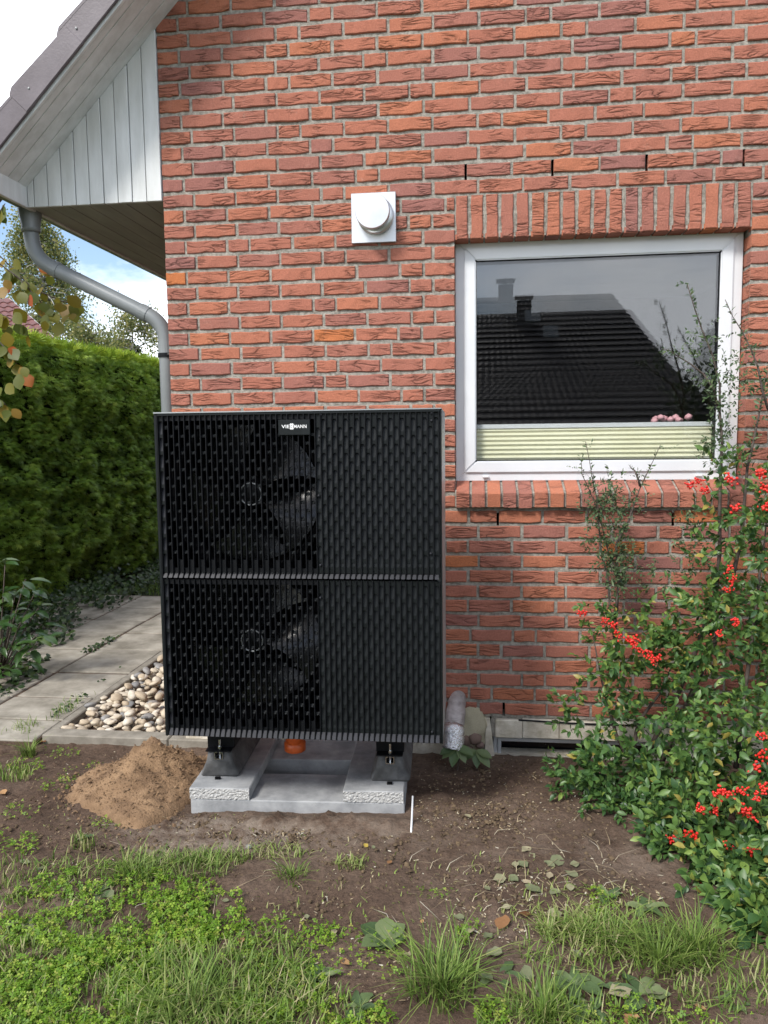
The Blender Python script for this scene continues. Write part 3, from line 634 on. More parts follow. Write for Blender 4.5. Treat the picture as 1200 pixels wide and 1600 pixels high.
def column(mb, wedge, c, zbase, ztop, opened, phase):
    x0 = gx0+c*PW; x1 = x0+PW; cx = (x0+x1)/2; hw_ = PW*(.43 if opened else .37)
    zc = []; z = ztop-.018-(RPITCH/2 if phase else 0); zprev = ztop
    PH = .0595 if opened else .0545
    while z-PH > zbase+.014: zc.append((z-PH, z)); z -= RPITCH
    if phase and ztop-.018-RPITCH/2+.012 < ztop-.03 : zc.insert(0, (ztop-.018-RPITCH/2+.0125, ztop-.018)) if opened else None
    lo = zc[-1][0]-.0125-.016
    if lo > zbase+.028: zc.append((zbase+.026, zc[-1][0]-.0125))
    zt = ztop
    for i, (za, zb) in enumerate(zc):
        zl = (za+zc[i+1][1])/2 if i+1 < len(zc) else zbase
        P = pill(cx, za, zb, hw_, 4, .0045 if opened else None); o = len(mb.v); n = len(P)
        mb.v += [(x, 0.004, z_) for x, z_ in P]+[(x, .016, z_) for x, z_ in P]
        q = len(mb.v); mb.v += [(x0, .004, zt), (x1, .004, zt), (x1, .004, zl), (x0, .004, zl)]
        k = n//2                                 # pill points: 0..k-1 top arc left->right, k..n-1 bottom arc right->left
        mb.f += [(q, o+0, *[o+i_ for i_ in range(1, k)], q+1)[::-1], (q+1, o+k-1, o+k, q+2)[::-1], (q+2, *[o+i_ for i_ in range(k, n)], q+3)[::-1], (q+3, o+n-1, o, q)[::-1]]
        mb.f += [(o+i_, o+(i_+1) % n, o+n+(i_+1) % n, o+n+i_) for i_ in range(n)]
        if opened:                               # the bridge between two slots slopes forward under each slot
            wedge.add([(x0+.002, .010, zl+.008), (x1-.002, .010, zl+.008), (cx, -.002, zl-.003)], [(0, 1, 2)])
        else:
            m_ = len(wedge.v); wedge.v += [(x, .0045+.010*min(1, max(0, (z_-za)/(.05))), z_) for x, z_ in P]; wedge.f.append(tuple(range(m_, m_+n))[::-1])
        zt = zl
zm = UH*.497
def half(zb, zt, tagname):
    LT = .032 if tagname == 'lower' else .022
    op, ow, so, sw, ribs, lips = MB(), MB(), MB(), MB(), MB(), MB(); eo, ew = MB(), MB()
    for c in range(ncol):
        o_ = 1 <= c < nopen
        column(op if o_ else (eo if c == 0 else so), ow if o_ else (ew if c == 0 else sw), c, zb+.024, zt-.004, o_, c % 2)
        x0 = gx0+c*PW
        lips.add([(x0+.0035, .004, zb+LT), (x0+PW-.0035, .004, zb+LT), (x0+PW-.0035, -.009, zb+.005), (x0+.0035, -.009, zb+.005), (x0+PW-.0035, .01, zb+.002), (x0+.0035, .01, zb+.002)], [(0, 3, 2, 1), (3, 5, 4, 2)])
    for c in range(ncol+1):
        x0 = gx0+c*PW
        tgt = ribs
        tgt.box(x0-.0016, x0+.0016, -.006, .0155, zb+.006, zt-.002)
    g_ = op.build('fan_grille', M['black'], unit); tag(ow.build('bridges', M['panel'], g_), kind='stuff'); es = eo.build('edge_strip', M['panel'], unit); ew.build('embossing', M['lip'], es)
    p_ = so.build('cover_panel', M['panel'], unit); sw.build('embossing', M['panel'], p_)
    ribs.build('ribs', M['black'], unit); lips.build('lower_lip', M['lip'], unit)
half(0, zm, 'lower'); half(zm, UH-.008, 'upper')
# fans
def local(px, py, dy):                           # photograph point on a plane dy behind the unit's front
    q = hit(px, py, 1, unit.location.y+dy); return q[0]-unit.location.x, q[2]-unit.location.z
for px, py, a0 in ((391, 772, -25), (394, 1001, -2)):
    fx, fz = local(px, py, .07)
    f_ = MB().lathe([(.30, .10), (.298, .03), (.315, .022), (.325, .022)], 48, 'y', (fx, 0, fz)).build('fan', M['void'], unit, smooth=True)
    MB().lathe([(0, .066), (.028, .066), (.038, .070), (.050, .072), (.056, .08), (.060, .12), (.06, .2)], 32, 'y', (fx, 0, fz)).build('hub', M['black'], f_, smooth=True)
    MB().lathe([(.040, .0735), (.043, .066), (.047, .066), (.049, .076)], 32, 'y', (fx, 0, fz)).build('hub_ring', M['casing'], f_, smooth=True)
    for b_ in range(5):
        bm = bmesh.new(); rows = []
        nr, nc = 10, 9
        for i in range(nr+1):
            r = .055+.225*i/nr; w0 = math.radians(-14-20*(i/nr)**1.2); w1 = math.radians(20+16*(i/nr))
            row = []
            for k in range(nc+1):
                a_ = math.radians(a0+b_*72)+w0+(w1-w0)*k/nc+(.03*math.sin(i*3) if k == nc else 0)
                row.append(bm.verts.new((fx+r*math.cos(a_), .085+.075*k/nc-.012*math.sin(k/nc*math.pi), fz+r*math.sin(a_))))
            rows.append(row)
        for i in range(nr):
            for k in range(nc): bm.faces.new((rows[i][k], rows[i][k+1], rows[i+1][k+1], rows[i+1][k]))
        me = bpy.data.meshes.new('blade'); bm.to_mesh(me); bm.free(); me.materials.append(M['blade']); me.polygons.foreach_set('use_smooth', np.ones(len(me.polygons), bool))
        link(bpy.data.objects.new('blade', me), f_)
# name plate with lettering
bx0, bz1 = local(434, 656, 0); bx1, bz0 = local(484, 679.5, 0)
badge = MB().box(bx0, bx1, -.012, .004, bz0, bz1).build('name_plate', M['panel'], unit, bevel=.0015)
def text_mesh(body, size):
    cu = bpy.data.curves.new('t', 'FONT'); cu.body = body; cu.size = size; cu.extrude = .0008; cu.resolution_u = 3; cu.offset = size*.006; cu.align_x = 'LEFT'
    ob = bpy.data.objects.new('t', cu); COL.objects.link(ob); dg = bpy.context.evaluated_depsgraph_get()
    me_ = bpy.data.meshes.new_from_object(ob.evaluated_get(dg)); bpy.data.objects.remove(ob); me_.materials.clear(); me_.materials.append(M['white'])
    return me_
bw_ = bx1-bx0; bzc = (bz0+bz1)/2+.0035; lh = .0165
def word(body, xa, xb_):
    me_ = text_mesh(body, .02); xs2 = [v.co.x for v in me_.vertices]; ys2 = [v.co.y for v in me_.vertices]
    sx_ = (xb_-xa)/(max(xs2)-min(xs2)); sy_ = lh*.8/(max(ys2)-min(ys2))
    o_ = inst_obj('lettering', me_, badge, (xa-min(xs2)*sx_, -.0128, bzc-lh*.4-min(ys2)*sy_), (math.pi/2, 0, 0), (sx_, sy_, 1))
xA = bx0+bw_*.11; xB = bx0+bw_*.375; xC = bx0+bw_*.49; xD = bx0+bw_*.90
word('VIE', xA, xB-.001); word('MANN', xC+.001, xD)
mk = MB(); cxm = (xB+xC)/2; hh = lh*.72
for q in (-1, 1):                                # the two tall joined strokes between the letter groups
    mk.box(cxm+q*.0034-.0021, cxm+q*.0034+.0021, -.0135, -.0122, bzc-hh, bzc+hh)
mk.box(cxm-.0075, cxm+.0075, -.0137, -.0122, bzc+hh*.52, bzc+hh*.82).box(cxm-.0075, cxm+.0075, -.0137, -.0122, bzc-hh*.82, bzc-hh*.52).box(cxm-.0055, cxm+.0055, -.0137, -.0122, bzc-hh*.12, bzc+hh*.12)
mk.build('emblem', M['white'], badge)
for px, py in ((500, 648), (674, 645), (498, 682), (497, 775), (500, 884), (500, 935), (674, 657), (675, 1145), (673, 866)):
    a_, b_ = local(px, py, 0); MB().lathe([(0, -.003), (.004, -.003), (.0055, 0), (.0055, .006)], 10, 'y', (a_, 0, b_)).build('screw', M['lip'], unit, smooth=True)
a_, b_ = local(661, 911, .04)
# lower chassis of the unit on its carrying rails
MB().box(-h2+.05, h2-.03, .06, UD-.04, -.012, .013).build('floor_pan', M['void'], unit)

# ------------------------------------------------------------------ rubber feet
def rubber_foot(px, py, label):
    q = hit(px, py, 2, TT); q[1] += .0
    e = tag(empty('rubber_foot', (q[0], q[1], TT), SA), label, 'foot', 'rubber feet on the concrete slabs')
    L_, H_ = .60, .112
    bm = bmesh.new(); rings = []
    for v, k in ((0, 1.0), (.02, 1.06), (L_-.02, 1.06), (L_, 1)):
        row = []
        for hx, hz in ((-.088, 0), (-.090, .012), (-.080, .03), (-.062, .07), (-.056, H_), (-.020, H_), (-.020, H_-.03), (.020, H_-.03), (.020, H_), (.056, H_), (.062, .07), (.080, .03), (.090, .012), (.088, 0)):
            yy = v+(.032*(hz/H_) if v < .1 else -.032*(hz/H_)); row.append(bm.verts.new((hx*k*.93, yy+(.03*(hx/.09)**2 if v < .1 else 0), hz)))
        rings.append(row)
    n_ = len(rings[0])
    for a_, b_ in zip(rings, rings[1:]):
        for i in range(n_): bm.faces.new((a_[i], a_[(i+1) % n_], b_[(i+1) % n_], b_[i]))
    bm.faces.new(rings[0][::-1]); bm.faces.new(rings[-1])
    bmesh.ops.recalc_face_normals(bm, faces=bm.faces)
    bmesh.ops.bevel(bm, geom=[ed for ed in bm.edges], offset=.004, segments=2, affect='EDGES', clamp_overlap=True)
    me_ = bpy.data.meshes.new('rubber_body'); bm.to_mesh(me_); bm.free(); me_.materials.append(M['rubber']); me_.polygons.foreach_set('use_smooth', np.ones(len(me_.polygons), bool))
    link(bpy.data.objects.new('rubber_body', me_), e)
    MB().box(-.012, .012, -.0015, .01, .0, .010).build('notch_shade', M['void'], e)  # black block stands in for the shade inside an open notch
    r_ = MB().box(-.019, .019, .028, L_-.03, H_-.032, H_-.028).box(-.019, -.016, .026, L_-.03, H_-.032, H_+.001).box(.016, .019, .026, L_-.03, H_-.032, H_+.001).box(-.019, -.007, .026, L_-.03, H_-.001, H_+.002).box(.007, .019, .026, L_-.03, H_-.001, H_+.002).build('rail', M['chrome'], e)
    MB().tube([(0, .05, H_-.03), (0, .05, H_+.052)], .005, 10).lathe([(.0, H_+.012), (.011, H_+.012), (.011, H_+.022), (0, H_+.022)], 6, 'z', (0, .05, 0)).lathe([(0, H_+.002), (.016, H_+.002), (.016, H_+.005), (0, H_+.005)], 16, 'z', (0, .05, 0)).build('bolt', M['chrome'], e)
    zt = UZ-TT-.01
    MB().box(-.064, .060, .075, .52, H_+.002, zt).build('carrying_bracket', M['black'], e, bevel=.003)
    MB().box(-.06, .056, .03, .08, H_+.0025, H_+.008).build('bracket_flange', M['black'], e)
    return e
rubber_foot(340, 1218, 'black rubber foot with bolt next to the sand heap')
rubber_foot(609, 1226, 'black rubber foot with bolt next to the thin white rod')

# ------------------------------------------------------------------ pipes, rod, stones
a_, b_ = local(463, 1170, .45)
MB().tube([(a_, .45, b_+.012), (a_, .45, .0)], .044, 28).lathe([(.0, b_), (.044, b_), (.050, b_+.004), (.050, b_+.04), (.044, b_+.045)], 28, 'z', (a_, .45, 0)).build('drain_spout', M['orange'], unit, smooth=True)
pa, pb = hit(714, 1092, 1, -.02), hit(709, 1146, 1, -.18)
pp = empty('insulated_pipe', (pb[0], pb[1], pb[2])); tag(pp, 'grey lagged pipe with shiny foil end between unit and wall', 'pipe')
O = np.array(pp.location)
ctr = [np.array(hit(717, 1085, 1, .03)), np.array(hit(714, 1098, 1, -.03)), np.array(hit(711, 1120, 1, -.10)), np.array(hit(709, 1140, 1, -.15)), np.array(hit(709, 1158, 1, -.17)), np.array(hit(706, 1175, 1, -.19))]
pt = []
for i in range(len(ctr)-1):
    for t in (0, .25, .5, .75): pt.append(ctr[i]*(1-t)+ctr[i+1]*t-O)
rad = [.040+.012*min(1, i/7)+.0015*math.sin(i*2.1) for i in range(len(pt))]
cut = 13
MB().tube(pt[:cut], [r*.98 for r in rad[:cut]], 22).build('lagging', M['lagging'], pp, smooth=True)
MB().tube(pt[cut-2:], [r*1.05+.002*math.sin(i*3.3) for i, r in enumerate(rad[cut-2:])], 22).build('foil_wrap', M['foil'], pp, smooth=True)
for k, (px, py, s) in enumerate([(727, 1157, .030), (742, 1154, .033), (731, 1170, .024), (750, 1164, .020)]):
    q = hit(px, py, 1, -.03); tag(lump(pmat('rubble_%d' % k, (.12+.03*k, .075+.02*k, .055+.02*k), (.20, .14, .11), scale=30, rough=.9, bump=.6), 'rubble_stone', None, q, (s*1.2, s, s), k+20), ['reddish brown rubble stone touching the foil pipe end', 'largest rounded rubble stone below the pale foam filling', 'small rubble stone half buried under the other stones', 'smallest rubble stone leaning on the wooden strip'][k], 'stone', 'stones at the pipe hole')
a_, b_ = hit(645, 1244, 1, -.86), hit(642, 1311, 2, .055)
tag(MB().tube([tuple(b_-np.array([0, 0, .05])), tuple(b_), tuple(a_)], .0042, 8).build('white_rod', M['white_pvc'], smooth=True), 'thin white plastic rod stuck in the soil beside the slabs', 'rod')

# ------------------------------------------------------------------ sand heap
def sand():
    c = np.array([.075, -.54]); n = 110; xs = np.linspace(-.72, .72, n); V = []
    for j in xs:
        for i in xs:
            x, y = c[0]+i, c[1]+j*.85
            u = i/(.38 if i < 0 else .32); v = j*.85/(.50 if j < 0 else .40)
            r = math.hypot(u, v)*(1+.22*fnoise(i*4+3, j*4, 6))
            h = .225*max(0, 1-r**.8)*(1+.22*fnoise(i*6, j*6, 2))
            h += .016*fnoise(i*18, j*18, 5)*min(1, h*30)+.012*fnoise(i*45, j*45, 1)*min(1, h*30)+.035*max(0, fnoise(i*21, j*21, 9)-.25)*min(1, h*20)
            V.append((x, y, float(gh(x, y))-.03+h+(.030 if h > .004 else 0)*min(1, h*40)))
    I = np.arange(n*n).reshape(n, n); F = np.stack([I[:-1, :-1], I[:-1, 1:], I[1:, 1:], I[1:, :-1]], -1).reshape(-1, 4)
    tag(np_obj('sand_heap', V, F, M['sand'], smooth=True), 'heap of yellow brown sand against the concrete slabs', 'sand heap'); hp = COL.objects[-1] if False else bpy.data.objects['sand_heap']
    V = np.array(V); h_ = V[:, 2]-gh(V[:, 0], V[:, 1]); k_ = np.where(h_ > -.018)[0]; k_ = rng.choice(k_, 2600); P = V[k_]+rng.normal(0, [.05, .05, 0], (2600, 3))*(h_[k_] < .03)[:, None]; P[:, 2] = np.where(h_[k_] < .03, gh(P[:, 0], P[:, 1])+.012, P[:, 2]+.001)
    sz_ = rng.uniform(.003, .010, 2600)*rng.choice([.6, 1, 1, 1.7], 2600); u_ = nrm(np.array([0, 0, 1.])+.4*rng.normal(size=(2600, 3)))
    Vc, Fc, Rc = scatter([(-.5, -.5, 0), (.5, -.4, .1), (.4, .5, 0), (-.5, .4, .1), (0, 0, .6)], [(0, 1, 4), (1, 2, 4), (2, 3, 4), (3, 0, 4)], P, np.cross(u_, rdir(2600)), u_, sz_)
    m_ok = ~((P[:, 0] > .33) & (P[:, 1] > -.88)); keep = np.repeat(m_ok, 4); tag(np_obj('crumbs', Vc, Fc[keep], M['sand'], hp, rnd=Rc), kind='stuff')
sand()
for k, (px, py, s) in enumerate([(234, 1278, .011), (224, 1284, .013), (145, 1256, .008), (161, 1256, .008), (178, 1257, .010), (389, 1323, .011), (230, 1145, .0)]):
    if not s: continue
    q = hit(px, py, 2, .06); q[2] = float(gh(q[0], q[1]))+.012
    tag(lump(M['pebble'] if k in (2, 3, 5) else M['sand'], 'small_stone', None, q, (s*1.3, s, s*.8), k+40), 'small stone lying on the bare soil near the sand heap', 'stone', 'small stones by the sand heap')

# ------------------------------------------------------------------ litter, grass, clover (stuff)
def ground_pts(px, py):                          # pixels of the lawn -> points on the soil
    d = RT[None]*((px-600)/FPX)[:, None]-UP[None]*((py-800)/FPX)[:, None]+FW[None]
    P = CAM+d*((.06-CAM[2])/d[:, 2])[:, None]
    for _ in range(2): P = CAM+d*((gh(P[:, 0], P[:, 1])-CAM[2])/d[:, 2])[:, None]
    return P
def blob(n, cx, cy, rx, ry, soft=1.0):
    a = rng.uniform(0, 2*np.pi, n); r = np.sqrt(rng.random(n))*soft
    return ground_pts(cx+rx*r*np.cos(a), cy+ry*r*np.sin(a))
def ok_soil(P): return (P[:, 1] < -.02) & ~((P[:, 0] > .30) & (P[:, 0] < 1.32) & (P[:, 1] > -.87))
def blades(P, h, lean=.5, w=.0028, az=None):
    n = len(P); h = h*rng.uniform(.5, 1.25, n); az = rng.uniform(0, 2*np.pi, n) if az is None else az
    d = np.stack([np.cos(az), np.sin(az), 0*az], 1); s = np.stack([-np.sin(az), np.cos(az), 0*az], 1)
    ln = rng.uniform(.2, 1.0, n)*lean; V = np.zeros((n, 7, 3)); ww = w*rng.uniform(.7, 1.3, n)
    for k, t in enumerate((0, .38, .72, 1)):
        c = P+np.array([0, 0, 1])*(h*(t-.35*ln*t*t))[:, None]+d*(h*ln*t**1.7*1.1)[:, None]
        if k < 3:
            V[:, 2*k] = c-s*(ww*(1-.25*k))[:, None]; V[:, 2*k+1] = c+s*(ww*(1-.25*k))[:, None]
        else: V[:, 6] = c
    V[:, 0:2, 2] -= .008
    T = np.array([(0, 1, 3), (0, 3, 2), (2, 3, 5), (2, 5, 4), (4, 5, 6)])
    F = (T[None]+(np.arange(n)*7)[:, None, None]).reshape(-1, 3)
    return V.reshape(-1, 3), F
def cat(parts):
    Vs, Fs, Rs, o = [], [], [], 0
    for V, F, r in parts: Vs.append(V); Fs.append(F+o); Rs.append(r); o += len(V)
    return np.concatenate(Vs), np.concatenate(Fs), np.concatenate(Rs)
gp = []
def grass(n, cx, cy, rx, ry, h, lean=.6, w=.0026, lo=0., hi=1.):
    P = blob(n, cx, cy, rx, ry); P = P[ok_soil(P)]; V, F = blades(P, h, lean, w); gp.append((V, F, np.repeat(rng.uniform(lo, hi, len(P)), 7)))
grass(1900, 120, 1560, 240, 90, .045, .9); grass(1200, 330, 1560, 170, 70, .075, 1.1); grass(700, 60, 1460, 130, 90, .04, .9)
grass(600, 200, 1430, 150, 70, .035, .9); grass(420, 270, 1362, 90, 20, .065, 1.2); grass(240, 335, 1345, 60, 10, .05, 1.2)
grass(600, 450, 1590, 120, 60, .045, .9); grass(300, 420, 1500, 70, 40, .05, 1.); grass(420, 960, 1490, 150, 46, .06, 1.3, lo=.2); grass(420, 900, 1458, 60, 20, .07, 1.5, lo=.3)
grass(380, 990, 1580, 220, 50, .035, 1.1); grass(300, 1130, 1530, 90, 60, .06, 1.1); grass(260, 850, 1600, 110, 50, .05, 1.); grass(160, 110, 1360, 60, 20, .05, 1.2)
grass(160, 20, 1210, 30, 14, .05); grass(120, 25, 1380, 35, 40, .06); grass(70, 130, 1320, 20, 12, .045, .9); grass(60, 205, 1240, 90, 30, .03)
grass(80, 545, 1352, 26, 9, .045, 1.3, lo=.5); grass(150, 425, 1335, 60, 12, .045, 1.4, lo=.5)
grass(170, 300, 1300, 280, 60, .02, 1.2, lo=.7); grass(260, 650, 1400, 260, 70, .022, 1.2, lo=.6); grass(200, 900, 1420, 120, 40, .03, 1.5, lo=.5)
grass(1600, -260, 1500, 240, 130, .05, 1.); grass(1200, 1420, 1560, 220, 80, .05, 1.); grass(500, -200, 1330, 200, 60, .045, 1.)
V, F, R_ = cat(gp); tag(np_obj('grass', V, F, M['grass'], rnd=R_), 'short green grass growing in patches over the bare soil', 'grass', kind='stuff')
# clover and chickweed: three rounded leaflets on a short stalk
def trefoil():
    V, F = [], []
    for k in range(3):
        a = 2*math.pi*k/3; c, s = math.cos(a), math.sin(a); o = len(V)
        for x, y, z in ((0, 0, 0), (-.42, .55, .08), (-.25, .95, .02), (.25, .95, .02), (.42, .55, .08)): V.append((x*c-y*s, x*s+y*c, z))
        F += [(o, o+4, o+1), (o+1, o+4, o+3), (o+1, o+3, o+2)]
    return V, F
TV, TF = trefoil()
cp = []
def clover(n, cx, cy, rx, ry, size=.008, zz=.022, lo=0., hi=1.):
    P = blob(n, cx, cy, rx, ry); m = np.array([fnoise(p[0]*9, p[1]*9, 3) > -.18 for p in P]); P = P[m & ok_soil(P)]; k = len(P)
    P[:, 2] += rng.uniform(.002, zz, k)*1.4; up = nrm(np.array([0, 0, 1.])+.55*rng.normal(size=(k, 3))); fw = np.cross(up, rdir(k))
    cp.append(scatter(TV, TF, P, fw, up, size*rng.uniform(.6, 1.35, k), rng.uniform(lo, hi, k)))
clover(5200, 170, 1450, 175, 95, .0085); clover(5200, 90, 1550, 190, 75, .0085); clover(900, 310, 1430, 80, 50); clover(900, 420, 1540, 90, 60); clover(500, 440, 1465, 90, 30, .007)
clover(350, 395, 1590, 50, 30); clover(350, 560, 1590, 60, 30); clover(260, 560, 1490, 90, 50, .007); clover(120, 770, 1590, 30, 20); clover(150, 735, 1475, 25, 30, .007)
clover(160, 935, 1425, 30, 30, .007); clover(90, 95, 1180, 30, 8, .006); clover(90, 70, 1230, 40, 10, .006); clover(80, 110, 1215, 20, 12, .006); clover(60, 150, 1205, 18, 10, .006)
clover(60, 165, 1290, 25, 8, .006); clover(220, 25, 1320, 40, 20, .007); clover(60, 670, 1400, 40, 12, .005); clover(400, 1000, 1590, 200, 30, .007); clover(120, 590, 1445, 20, 12, .006)
clover(110, 40, 1200, 30, 12, .008); clover(80, 30, 1270, 40, 12, .006)
V, F, R_ = cat(cp); tag(np_obj('clover', V, F, M['clover'], rnd=R_), 'bright green clover and chickweed carpet in the lawn', 'clover', kind='stuff')
# crumbs, straw bits and torn leaf scraps on the soil
P = np.concatenate([blob(2600, 600, 1380, 640, 190), blob(900, 780, 1240, 150, 70), blob(700, 480, 1290, 220, 22), blob(900, 850, 1420, 200, 70), blob(300, 120, 1220, 130, 60)]); P = P[ok_soil(P)]; k = len(P)
BIT_V = [(-.5, -.5, 0), (.5, -.4, .1), (.4, .5, 0), (-.5, .4, .1), (0, 0, .45)]; BIT_F = [(0, 1, 4), (1, 2, 4), (2, 3, 4), (3, 0, 4)]
up = nrm(np.array([0, 0, 1.])+.3*rng.normal(size=(k, 3))); P[:, 2] += .003
sz = np.stack([rng.uniform(.002, .006, k), rng.uniform(.003, .011, k)*rng.choice([1, 1, 1, 2.2], k), rng.uniform(.002, .005, k)], 1)
parts = [scatter(BIT_V, BIT_F, P, np.cross(up, rdir(k)), up, sz, rng.random(k)**1.2)]
P = np.concatenate([blob(90, 600, 1370, 600, 120), blob(60, 860, 1390, 130, 80)]); P = P[ok_soil(P)]; V, F = blades(P, .07, 2.2, .0014); V[:, 2] = np.clip(V[:, 2], None, gh(V[:, 0], V[:, 1])+.016); parts.append((V, F, np.repeat(rng.uniform(.45, 1, len(P)), 7)))
P = np.concatenate([blob(900, 620, 1290, 330, 40), blob(700, 560, 1360, 420, 70), blob(500, 800, 1240, 130, 50), blob(400, 180, 1280, 180, 60)]); P = P[ok_soil(P)]; k = len(P); P[:, 2] += .002
up = nrm(np.array([0, 0, 1.])+.4*rng.normal(size=(k, 3))); sz = rng.uniform(.004, .013, k)*rng.choice([.6, .8, 1, 1.5], k)
parts.append(scatter([(-.5, -.5, -.1), (.5, -.4, -.1), (.4, .5, -.1), (-.5, .4, -.1), (-.3, -.25, .4), (.3, -.2, .45), (.2, .3, .35), (-.25, .25, .42)], [(0, 1, 5), (0, 5, 4), (1, 2, 6), (1, 6, 5), (2, 3, 7), (2, 7, 6), (3, 0, 4), (3, 4, 7), (4, 5, 6), (4, 6, 7)], P, np.cross(up, rdir(k)), up, sz, rng.uniform(.1, .3, k)))
V, F, R_ = cat(parts); tag(np_obj('soil_litter', V, F, M['straw'], rnd=R_), 'crumbs, straw and leaf scraps strewn over the soil', 'litter', kind='stuff')

# ------------------------------------------------------------------ single grass tufts, weeds and fallen leaves
def tuft(px, py, n, h, lean=1.0, spread=.05, label=None):
    c = ground_pts(np.array([px], float), np.array([py], float))[0]
    a = rng.uniform(0, 2*np.pi, n); r = rng.random(n)*spread*1.5; P = np.stack([r*np.cos(a), r*np.sin(a), 0*a], 1)
    V, F = blades(P, h*rng.uniform(.45, 1.25, n), lean*rng.uniform(.6, 1.9, n), .0024, az=a+rng.normal(0, .9, n))
    o = np_obj('grass_tuft', V, F, M['grass'], rnd=np.repeat(rng.uniform(0, .8, n), 7)); o.location = c
    tag(o, label or 'dense tuft of long green grass blades spreading over the soil', 'grass tuft', 'long grass tufts')
tuft(690, 1545, 330, .15, 1.1, .07, 'big tuft of dark green grass standing alone near the plantain weed')
tuft(300, 1570, 260, .13, 1.1, .08, 'long grass tuft flopping over the clover carpet')
tuft(1085, 1490, 240, .14, .9, .05, 'upright grass tuft right beneath the berry laden branches'); tuft(1030, 1505, 220, .13, .9, .05, 'upright grass tuft between the bush and the wilted leaves')
tuft(850, 1590, 220, .11, .8, .06, 'grass tuft in front of the wilted leaves, away from bush'); tuft(960, 1475, 180, .11, 1.2, .06, 'flattened yellowish grass tuft behind the serrated weeds')
tuft(210, 1368, 160, .10, 1.2, .06, 'flopping grass tuft on the clover edge towards the sand heap'); tuft(455, 1372, 90, .07, 1.0, .04, 'small grass tuft on bare soil in front of the concrete slabs')
tuft(45, 1178, 120, .085, .9, .03, 'small grass tuft growing at the corner of the path slab')
WL = [leaf_mesh('leaf', M['weed'], 1.25, 1.0) for _ in range(2)]
def weed(px, py, n, size, wid=1.2, tilt=.5, label='', mat='weed', name='weed', group=None, jag=0):
    c = ground_pts(np.array([px], float), np.array([py], float))[0]; c[2] += .002
    e = tag(empty(name, c), label, 'weed' if name == 'weed' else name.split('_')[-1], group)
    for k in range(n):
        a = 2*math.pi*k/n+random.uniform(-.3, .3); t = random.uniform(.6, 1.3)*tilt
        me_ = np_mesh('leaf', [(x*wid*(1+jag*random.uniform(-.7, .5)), y+jag*random.uniform(-.05, .05), z*1.3) for x, y, z in BLADE_V], BLADE_F, M[mat], smooth=True, rnd=np.full(14, random.random()))
        f = (math.cos(a)*math.cos(t), math.sin(a)*math.cos(t), math.sin(t)); s = size*random.uniform(.7, 1.2)
        inst_obj('leaf', me_, e, (0, 0, 0), eul(f, (0, 0, 1)), (s, s, s))
    return e
weed(602, 1470, 7, .085, 1.7, .35, 'broad leaved plantain weed at the edge of the bare soil')
def sprig(px, py, y, n, label):
    top = np.array(hit(px, py, 1, y)); base = np.array([top[0], y, float(gh(top[0], y))]); e = tag(empty('laurel_sprig', base), label, 'sprig')
    MB().tube([(0, 0, -.02), (.01, 0, (top-base)[2]*.5), tuple(top-base)], [.005, .004, .002], 6).build('stem', M['stem'], e)
    for k in range(n):
        a = -math.pi*.98+math.pi*.96*k/(n-1)+random.uniform(-.2, .2); s_ = random.uniform(.085, .115)
        me_ = np_mesh('leaf', [(x*1.05, yy, z*1.3) for x, yy, z in BLADE_V], BLADE_F, M['weed'], smooth=True, rnd=np.full(14, random.random()*.8))
        inst_obj('leaf', me_, e, top-base, eul((math.cos(a), -.55, .35*math.sin(a)-.12), (0, -.6, 1)), (s_, s_, s_))
sprig(714, 1166, -.20, 6, 'laurel sprig of oblong leaves directly below the foil wrapped pipe end'); sprig(744, 1172, -.16, 5, 'laurel sprig of oblong leaves in front of the rubble stones')
G = 'flat weeds in the lawn'; LB = 'flat green weed rosette growing in the lawn'
for px, py, n, s in ((500, 1530, 6, .07), (150, 1400, 5, .08), (900, 1540, 7, .09), (1000, 1555, 6, .09), (780, 1530, 5, .08), (950, 1400, 7, .06), (1150, 1570, 6, .05), (560, 1575, 6, .06), (920, 1585, 6, .07), (130, 1310, 5, .04), (1010, 1420, 6, .07)):
    weed(px, py, n, s, 1.0, .25, LB, group=G, jag=.8)
def curled(mat, wid, jag):
    V = [(x*wid*(1+jag*random.uniform(-.6, .5)), y+random.uniform(-.03, .03), abs(x)*random.uniform(.1, .7)+.05*math.sin(y*5+wid)+random.uniform(0, .07)) for x, y, z in BLADE_V]
    return np_mesh('fallen_leaf', V, BLADE_F, M[mat], smooth=True)
def fallen(px, py, mat, size, label, group, wid=1.4):
    c = ground_pts(np.array([px], float), np.array([py], float))[0]; c[2] += .008; size *= .8
    a = random.uniform(0, 6.28); o = inst_obj('fallen_leaf', curled(mat, wid, .5), None, c, eul((math.cos(a), math.sin(a), random.uniform(-.05, .06)), (random.uniform(-.15, .15), random.uniform(-.15, .15), 1)), (size, size, size))
    tag(o, label, 'leaf', group)
for px, py, s in ((63, 1160, .06), (8, 1245, .07), (68, 1412, .06), (155, 1412, .05), (375, 1478, .045), (790, 1436, .09), (808, 1432, .06), (725, 1170, .05), (660, 1447, .03), (1085, 1575, .04), (985, 1590, .05), (80, 1498, .06), (605, 1353, .035), (530, 1505, .05), (1000, 1595, .04)):
    fallen(px, py, 'dry', s, 'dry brown fallen leaf lying on the ground', 'dry brown fallen leaves')
for px, py, s in ((570, 1322, .04), (893, 1462, .045), (268, 1355, .04)): fallen(px, py, 'yellow', s, 'yellow fallen leaf lying on the ground', 'yellow fallen leaves')
